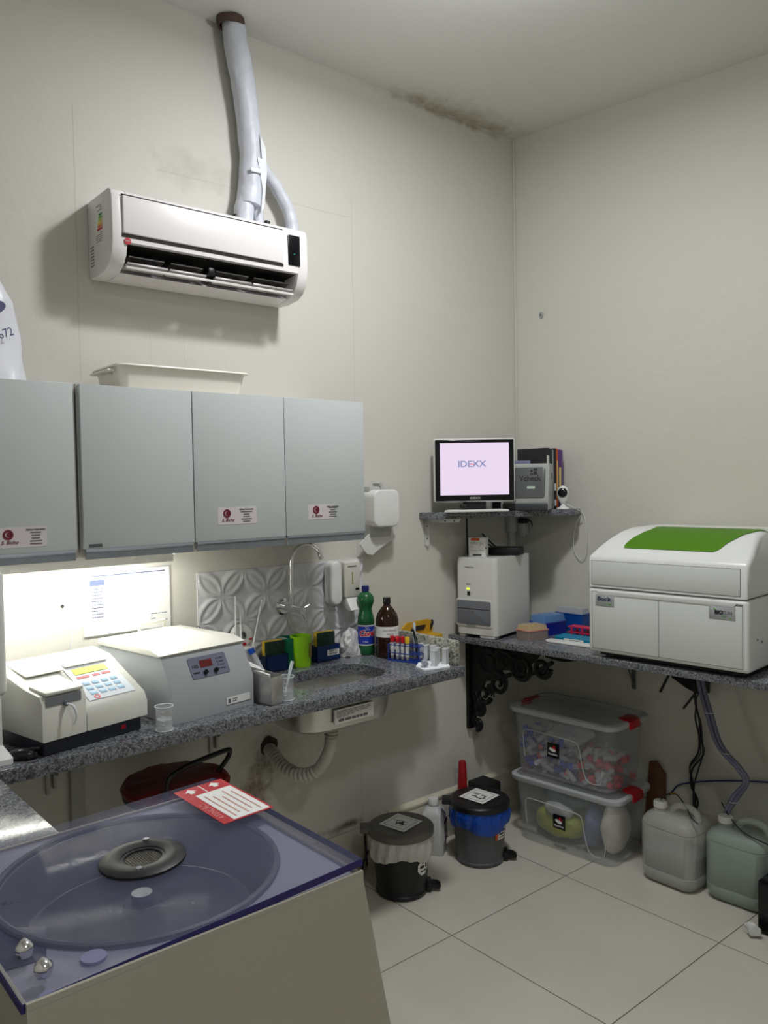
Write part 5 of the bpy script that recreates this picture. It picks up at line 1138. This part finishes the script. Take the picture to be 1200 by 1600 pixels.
# pedal bins
def biohazard(bm, c, s, z):
    for k in range(3):
        a = math.radians(90+120*k); cx, cy = c[0]+s*.42*math.cos(a), c[1]+s*.42*math.sin(a)
        pts = [(cx+s*.42*math.cos(t), cy+s*.42*math.sin(t), z) for t in [a+math.radians(38)+2*PI*(1-76/360)*i/20 for i in range(21)]]
        tube(bm, pts, [.0006+.0035*math.sin(PI*i/20) for i in range(21)], 4, flat=.1)
    tube(bm, [(c[0]+s*.3*math.cos(t), c[1]+s*.3*math.sin(t), z) for t in [2*PI*i/20 for i in range(20)]], .0012, 4, closed=True, flat=.1)
def pedal_bin(loc, rz, label, bodym, lidm, linerm, seed, sym, rl=.120):
    t = thing('pedal_bin', label, 'bin', loc, rz)
    b = bm_new(); lathe(b, [(0, 0), (.088, 0), (.093, .006), (.094, .014), (.091, .018), (.108, .215), (.108, .222), (.104, .222), (.09, .02), (0, .018)], 44); obj('bin_body', b, bodym, t)
    b = bm_new(); lathe(b, [(.109, .214), (rl, .218), (rl, .236), (rl-.006, .242), (rl-.012, .243), (rl-.016, .2455), (rl-.022, .2445), (0, .2475)], 48); 
    box(b, -.03, .03, rl-.012, rl+.028, .222, .240, .004); obj('lid', b, lidm, t)
    b = bm_new(); n_ = 64; rings = []
    random.seed(seed)
    ph = [random.uniform(0, 6) for _ in range(4)]
    for i, (r_, z) in enumerate(((.105, .225), (.114, .222), (.118, .205), (.117, .185), (.113, .168), (.109, .163), (.107, .168))):
        ring = []
        for k in range(n_):
            a = 2*PI*k/n_; wob = .5+.5*math.sin(3*a+ph[0]); drop = (.010+.030*wob)*(i/6)
            rr = r_+(.004 if i in (2, 3, 4) else .001)*math.sin(17*a+ph[1]+i*.8)+.003*math.sin(9*a+ph[2])*(i/6)
            ring.append((rr*math.cos(a), rr*math.sin(a), z-drop))
        rings.append(ring)
    rings_surface(b, rings, False, False); subdiv(b, 1); crumple(b, .004, seed, 45); obj('bag_liner', b, linerm, t)
    # pedal faces local -y
    b = bm_new(); box(b, -.028, .028, -.108, -.088, .004, .036, .004); prism(b, [(-.098, .016), (-.135, .010), (-.142, .018), (-.13, .026), (-.098, .030)], 'x', -.022, .022, .003); obj('pedal', b, BLACK, t)
    # diamond sign on the lid
    b = bm_new(); s = .082; prism(b, [(-s, 0), (0, -s*.98), (s, 0), (0, s*.98)], 'z', .2480, .2486); sg = obj('diamond_sign', b, PAPER, t, mtx=rot('Z', sym[1]-rz))
    b = bm_new(); q = .044; z = .2490
    tube(b, [(-q, -q, z), (q, -q, z), (q, q, z), (-q, q, z)], .0012, 4, closed=True, flat=.2)
    if sym[0] == 'bio': biohazard(b, (-.006, .004), .030, z)
    else:
        for k in range(5): 
            a = math.radians(40+55*k); tube(b, [(-.012+.017*math.cos(a), .006+.017*math.sin(a), z), (-.012+.017*math.cos(a+.7), .006+.017*math.sin(a+.7), z)], .0045, 5, flat=.1)
        tube(b, [(.004, .012, z), (.026, .016, z)], .005, 5, flat=.1); tube(b, [(-.03, -.018, z), (.03, -.018, z)], .0008, 4, flat=.3)
    lines_of_print(b, .006, .034, -.016, -.002, 2, z, .4, 'top')
    obj('hazard_symbol', b, INK, sg, mtx=rot('Z', sym[1]-rz+sym[2]))
    return t
b1 = pedal_bin((-.92, -.215, .0008), 50, 'black pedal bin with grey lid and white liner, nearest the foreground machine', mat('bin_black', (22, 22, 26), .4, noise=.1), mat('bin_lid_grey', (98, 96, 90), .45, noise=.05), mat('white_liner', (214, 214, 208), .3, alpha=.85, noise=.06, bump=.5, bscale=60), 3, ('bio', 56, 45))
b2 = pedal_bin((-.525, -.235, .0008), 45, 'dark grey pedal bin with black lid and blue liner, beside the storage boxes', mat('bin_grey', (86, 88, 92), .45, noise=.05), mat('bin_lid_black', (24, 24, 28), .35, noise=.08), mat('blue_liner', (16, 74, 176), .22, alpha=.94, noise=.12, bump=.6, bscale=60), 5, ('rad', 52, 45), .119)
# stickers on bins (curved)
def curved_patch(parent, r0, r1, z0, z1, a0, a1, m, name, shape=None):
    b = bm_new(); N = 14; Vv = {}
    for i in range(N+1):
        for j in range(N+1):
            u, v = i/N, j/N; a = math.radians(a0+(a1-a0)*u); z = z0+(z1-z0)*v; r = r0+(r1-r0)*v; Vv[i, j] = (r*math.cos(a), r*math.sin(a), z)
    vv = {}
    for i in range(N):
        for j in range(N):
            u, v = (i+.5)/N-.5, (j+.5)/N-.5
            if shape == 'round' and u*u+v*v > .25: continue
            ks = ((i, j), (i+1, j), (i+1, j+1), (i, j+1))
            for k in ks:
                if k not in vv: vv[k] = b.verts.new(Vv[k])
            b.faces.new([vv[k] for k in ks])
    return obj(name, b, m, parent)
def rad_at(z): return .0915+(.1085-.0915)*(z-.018)/.197
s = curved_patch(b1, rad_at(.085)+.0015, rad_at(.145)+.0015,   .085, .145, -146, -114, PAPER, 'round_sticker', 'round')
b = bm_new()
for a0, z0, a1, z1 in ((-139, .098, -121, .104), (-141, .112, -129, .122), (-125, .11, -119, .13), (-136, .128, -123, .135)):
    A0, A1 = math.radians(a0), math.radians(a1); r = rad_at(z0)+.003
    b.faces.new([b.verts.new((r*math.cos(a), r*math.sin(a), z)) for a, z in ((A0, z0), (A1, z0), (A1, z1), (A0, z1))])
obj('sticker_print', b, INK, s)
s = curved_patch(b2, rad_at(.105)+.0015, rad_at(.15)+.0015, .105, .15, -146, -112, PAPER, 'square_sticker')
curved_patch(s, rad_at(.105)+.0022, rad_at(.14)+.0022, .105, .145, -146.5, -139, mat('sticker_orange', (210, 90, 40), .5, noise=.3, nscale=60), 'sticker_picture')
b = bm_new()
for a0, z0, a1, z1 in ((-137, .135, -116, .143), (-136, .124, -121, .130), (-136, .113, -118, .116)):
    A0, A1 = math.radians(a0), math.radians(a1); r = rad_at(z1)+.003
    b.faces.new([b.verts.new((r*math.cos(a), r*math.sin(a), z)) for a, z in ((A0, z0), (A1, z0), (A1, z1), (A0, z1))])
obj('sticker_print', b, INK, s)
# floor bottle and red cone
fb = thing('chemical_bottle', 'white square-shouldered bottle with purple label between the two bins', 'bottle', (-.615, -.068, .0008), 35)
b = bm_new(); rings_surface(b, [ir(-.043, .043, -.043, .043, .018, 0), ir(-.045, .045, -.045, .045, .02, .006), ir(-.045, .045, -.045, .045, .02, .155), ir(-.032, .032, -.032, .032, .02, .178), ir(-.017, .017, -.017, .017, .016, .186), ir(-.017, .017, -.017, .017, .016, .20)]); obj('bottle_body', b, mat('hdpe_white', (200, 202, 202), .4, noise=.04), fb)
b = bm_new(); lathe(b, [(0, .192), (.020, .192), (.020, .212), (.018, .215), (0, .215)], 24); obj('cap', b, WHITE, fb)
b = bm_new(); box(b, -.026, .040, -.0465, -.0452, .045, .135); l_ = obj('white_label', b, PAPER, fb)
b = bm_new(); box(b, -.026, .040, -.0472, -.0466, .118, .135); box(b, -.026, .040, -.0472, -.0466, .045, .050); obj('purple_band', b, mat('purple_print', (96, 34, 92), .5, noise=.05), l_)
b = bm_new(); lines_of_print(b, -.020, .034, .055, .112, 6, -.0466, .35); obj('small_print', b, INKG, l_)
rc = thing('red_sprayer', 'red tapered nozzle standing up behind the blue-lined bin', 'nozzle', (-.455, -.075, .0008))
b = bm_new(); lathe(b, [(0, .18), (.022, .18), (.016, .325), (.012, .332), (0, .333)], 20); obj('red_cone', b, mat('deep_red', (150, 16, 24), .4, noise=.08), rc)
b = bm_new(); lathe(b, [(0, 0), (.03, 0), (.03, .15), (.02, .18), (0, .18)], 20); obj('grey_stem', b, DGREY, rc)
# short cable on wall near the black bin
b = bm_new(); tube(b, [(-.93, -.006, .178), (-.925, -.0145, .10), (-.92, -.016, .02)], .003, 7, smooth=4); tube(b, [(-.915, -.018, .075), (-.965, -.05, .055), (-1.0, -.08, .03), (-1.02, -.10, .006)], .0045, 8, smooth=5); o = obj('floor_cable', b, BLACK); tag(o, 'black cable coming down the skirting beside the black bin', 'cable')
# dark case on the right
dc = thing('dark_case', 'black ribbed case standing at the right of the greenish jerrycan', 'case', (-.255, -1.205, .0008), -88)
b = bm_new(); box(b, 0, .30, 0, .28, .012, .175, .005); obj('case_body', b, BLACKG, dc)
b = bm_new(); 
for k in range(8): box(b, -.003, .0, .02, .26, .03+.018*k, .04+.018*k, .001)
box(b, .01, .29, .01, .27, 0, .012); obj('case_rib', b, BLACK, dc)
b = bm_new(); bmesh.ops.create_icosphere(b, subdivisions=3, radius=.03); bmesh.ops.scale(b, vec=(.55, .8, .75), verts=b.verts); crumple(b, .012, 9, 40)
zz = min(v.co.z for v in b.verts); bmesh.ops.translate(b, vec=(0, 0, -zz), verts=b.verts)
o = obj('crumpled_wrapper', b, mat('clear_wrapper', (200, 202, 200), .25, noise=.1), loc=(-.285, -1.205, .001)); tag(o, 'crumpled pale wrapper on the floor at the foot of the black case', 'wrapper')

# wall plate on the right wall
wp = thing('wall_cover', 'small round grey blanking cover high on the right-hand wall', 'cover', (WB(.13), -.13, 2.206), -98.7)
b = bm_new(); lathe(b, [(0, 0), (.0145, 0), (.0135, .003), (0, .004)], 24, mtx=rot('X', 90)); obj('cover_disc', b, mat('cover_grey', (160, 164, 164), .5, noise=.05), wp)
b = bm_new(); box(b, -.005, .005, -.0048, -.0038, -.001, .001); box(b, -.001, .001, -.0048, -.0038, -.005, .005); obj('screw_slot', b, DGREY, wp)

# ------------------------------------------------------------------ stool
so = thing('red_stool', 'round stool with torn dark red seat and black tube backrest under the worktop', 'stool', (-1.782, -.198, 0))
b = bm_new(); lathe(b, [(0, .590), (.140, .590), (.155, .598), (.158, .610), (.150, .622), (.10, .628), (0, .630)], 48); 
for v in b.verts:
    a = math.atan2(v.co.y, v.co.x); v.co.z += .0015*math.sin(a*9)+.001*math.sin(a*23)
obj('seat', b, mat('red_leatherette', (124, 26, 28), .42, noise=.22, nscale=9, bump=.15, bscale=30), so)
b = bm_new(); lathe(b, [(0, .575), (.142, .575), (.152, .582), (.154, .596), (.142, .598), (0, .59)], 48); obj('seat_rim', b, BLACK, so)
b = bm_new(); tube(b, [(-.085, -.118, .586), (-.088, -.122, .64), (-.075, -.12, .675), (-.02, -.112, .692), (.07, -.095, .698), (.135, -.07, .694), (.152, -.052, .680), (.148, -.04, .655), (.115, -.03, .615), (.09, -.025, .588)], .0075, 12, smooth=8); obj('backrest_hoop', b, mat('stool_black', (24, 24, 26), .3, noise=.06), so)
for k in range(4):
    a = math.radians(45+90*k); b = bm_new(); tube(b, [(.10*math.cos(a), .10*math.sin(a), .575), (.15*math.cos(a), .15*math.sin(a), .002)], .0095, 12); obj('leg', b, mat('stool_black', ()), so)
b = bm_new(); tube(b, [(.128*math.cos(2*PI*k/32), .128*math.sin(2*PI*k/32), .25) for k in range(32)], .006, 8, closed=True); obj('foot_ring', b, mat('stool_black', ()), so)

# ------------------------------------------------------------------ foreground centrifuge
fg = thing('floor_centrifuge', 'large grey cabinet centrifuge with violet transparent lid in the foreground', 'centrifuge', (-2.57, -1.45, 0))
FW, FD, TZ = .495, .475, .882
CBX = mat('grey_beige_enamel', (176, 172, 160), .48, noise=.02, nscale=4)
def taper_ring(g, z): return [(-g, -g*.1, z), (FW+g, -g*.1, z), (FW+g, FD, z), (-g, FD, z)]
b = bm_new()
# shell with an open round well at the top
out_pts = [(.002, .002), (FW-.002, .002), (FW-.002, FD-.002), (.002, FD-.002)]
cxw, cyw, rw = .245, .245, .205
well = [(cxw+rw*math.cos(2*PI*k/56), cyw+rw*math.sin(2*PI*k/56)) for k in range(56)]
plate_hole(b, out_pts, well, TZ-.010, TZ-.004); obj('deck_plate', b, mat('deck_lilac_grey', (168, 168, 186), .4, noise=.02), fg)
b = bm_new()
def wall4(z0, g0, z1, g1, t=.006):
    rings_surface(b, [[(x, y, z) for x, y in ((-g0*.1, 0), (FW+g0, 0), (FW+g0, FD), (-g0*.1, FD))] for z, g0 in ((z0, g0), (z1, g1))][:2], False, False)
rings_surface(b, [[(0, 0, .02), (FW+.05, 0, .02), (FW+.05, FD, .02), (0, FD, .02)], [(0, 0, .62), (FW+.05, 0, .62), (FW+.05, FD, .62), (0, FD, .62)], [(0, 0, TZ-.011), (FW, 0, TZ-.011), (FW, FD, TZ-.011), (0, FD, TZ-.011)], [(0, 0, TZ), (FW, 0, TZ), (FW, FD, TZ), (0, FD, TZ)]], True, False)
obj('cabinet_shell', b, CBX, fg, angle=20)
b = bm_new(); 
prism(b, [(0, TZ-.0002), (FW, TZ-.0002), (FW, .8865), (0, .8905)], 'y', 0, .005)
for x0, x1, y0, y1 in ((0, FW, FD-.005, FD), (0, .005, .005, FD-.005), (FW-.005, FW, .005, FD-.005)): box(b, x0, x1, y0, y1, TZ-.004, TZ+.001, .0008)
obj('top_flange', b, CBX, fg)
b = bm_new(); lathe(b, [(rw, 0), (rw-.006, -.012), (rw-.012, -.13), (0, -.13)], 56, (cxw, cyw, TZ-.006)); obj('rotor_well', b, mat('well_grey', (112, 114, 120), .35, .3, noise=.04), fg)
b = bm_new(); tube(b, [(cxw+(rw+.006)*math.cos(2*PI*k/64), cyw+(rw+.006)*math.sin(2*PI*k/64), TZ-.002) for k in range(64)], .006, 8, closed=True); obj('well_gasket', b, mat('gasket_grey', (84, 86, 98), .5, noise=.05), fg)
b = bm_new(); lathe(b, [(0, -.05), (.028, -.05), (.03, -.06), (.06, -.065), (.165, -.072), (.172, -.078), (.168, -.105), (0, -.108)], 56, (cxw, cyw, TZ)); ro_ = obj('rotor', b, mat('rotor_dark', (60, 62, 68), .4, .2, noise=.06), fg)
b = bm_new(); tube(b, [(cxw+.170*math.cos(2*PI*k/64), cyw+.170*math.sin(2*PI*k/64), TZ-.075) for k in range(64)], .003, 6, closed=True); cyl(b, .016, -.05, -.036, (cxw, cyw, TZ), 24); cyl(b, .005, -.074, -.066, (cxw+.07, cyw-.03, TZ), 12); obj('rotor_nut', b, CHROME, ro_)
# lid: violet acrylic sheet
b = bm_new(); box(b, -.004, FW+.003, .006, FD+.004, TZ+.004, TZ+.016, .0015); lid = obj('acrylic_lid', b, mat('violet_acrylic', (116, 120, 152), .10, alpha=.22, noise=.02, spec=.35), fg, label='transparent violet acrylic lid')
b = bm_new(); 
for x0, x1, y0, y1 in ((-.0045, FW+.0035, .0054, .0060), (FW+.003, FW+.0036, .006, FD+.004), (-.0046, -.004, .006, FD+.004)): box(b, x0, x1, y0, y1, TZ+.0045, TZ+.0155)
obj('lid_edge', b, mat('violet_edge', (38, 30, 104), .25, noise=.03), lid)
LZ = TZ+.0161
vx, vy = .249, .245
b = bm_new(); lathe(b, [(.034, 0), (.034, .006), (.045, .009), (.058, .008), (.066, .004), (.066, 0)], 48, (vx, vy, LZ)); lathe(b, [(.029, .001), (.029, .004), (.0335, .005)], 48, (vx, vy, LZ)); vt = obj('vent_ring', b, mat('vent_black', (34, 34, 36), .42, noise=.06), lid)
b = bm_new()
for k in range(15):
    o_ = -.028+.004*k; hl = math.sqrt(max(0, .0295**2-o_**2)); box(b, vx+o_-.0005, vx+o_+.0005, vy-hl, vy+hl, LZ+.0008, LZ+.0018); box(b, vx-hl, vx+hl, vy+o_-.0005, vy+o_+.0005, LZ+.0008, LZ+.0018)
cyl(b, .029, .0002, .0007, (vx, vy, LZ)); obj('vent_mesh', b, mat('mesh_grey', (110, 108, 100), .4, .6, noise=.1), vt)
for a in (60, 240): b = bm_new(); cyl(b, .005, .006, .012, (vx+.05*math.cos(math.radians(a)), vy+.05*math.sin(math.radians(a)), LZ), 12); obj('screw', b, CHROME, vt)
for x, y in ((.030, .105), (.034, .045)):
    b = bm_new(); lathe(b, [(0, 0), (.009, 0), (.012, .010), (.011, .014), (0, .024)], 8, (x, y, LZ)); obj('cone_knob', b, CHROME, lid)
import mathutils as _mu
PV = Vector((0, 0, TZ)); RL = Matrix.Rotation(math.radians(-1.5), 3, 'Y')
lid.rotation_euler = (0, math.radians(-1.5), 0); lid.location = PV-RL @ PV + Vector((0, 0, -.008))
# warning label on the lid
b = bm_new(); box(b, .405, .505, .268, .460, 0, .0008); lw = obj('warning_label', b, mat('label_red', (190, 44, 56), .45, noise=.03), lid, mtx=Matrix.Translation((0, 0, LZ)))
b = bm_new(); box(b, .427, .500, .272, .415, .0009, .0014); obj('white_field', b, PAPER, lw, mtx=Matrix.Translation((0, 0, LZ)))
b = bm_new(); 
for (x, y) in ((.43, .438), (.48, .44)): prism(b, [(x-.012, y), (x, y+.014), (x+.012, y), (x+.005, y), (x+.005, y-.010), (x-.005, y-.010), (x-.005, y)], 'z', .0009, .0013)
box(b, .453, .4555, .418, .458, .0009, .0013); obj('white_arrow', b, PAPER, lw, mtx=Matrix.Translation((0, 0, LZ)))
b = bm_new()
for k in range(5): box(b, .436+.0125*k, .439+.0125*k, .282+.01*(k % 2), .400-.012*(k % 3), .0015, .0019)
obj('small_print', b, mat('pink_ink', (206, 160, 150), .6, noise=.05), lw, mtx=Matrix.Translation((0, 0, LZ)))
t = text('lettering', 'ATENÇÃO', .017, mat('pale_pink', (226, 150, 150), .5, noise=.03), lw, (.4165, .33, LZ+.0012), 'top', spin=90)
# poster lying inside near the hinge, seen through the lid
b = bm_new(); prism(b, [(.0, .13), (.05, .12), (.075, .20), (.012, .25)], 'z', 0, .0006); ps = obj('inner_sticker', b, mat('navy_sticker', (34, 36, 70), .4, noise=.5, nscale=50), fg, mtx=Matrix.Translation((.004, -.02, TZ-.0035)))
t = text('lettering', 'MTB 150TP', .014, INK, ps, (.045, .29, TZ-.0028), 'top', spin=160)
b = bm_new(); cyl(b, .016, 0, .004, (.10, .06, TZ-.0035), 24); cyl(b, .010, 0, .002, (.03, .02, TZ-.0035), 24); obj('latch_disc', b, mat('latch_lilac', (150, 152, 190), .4, noise=.03), fg)
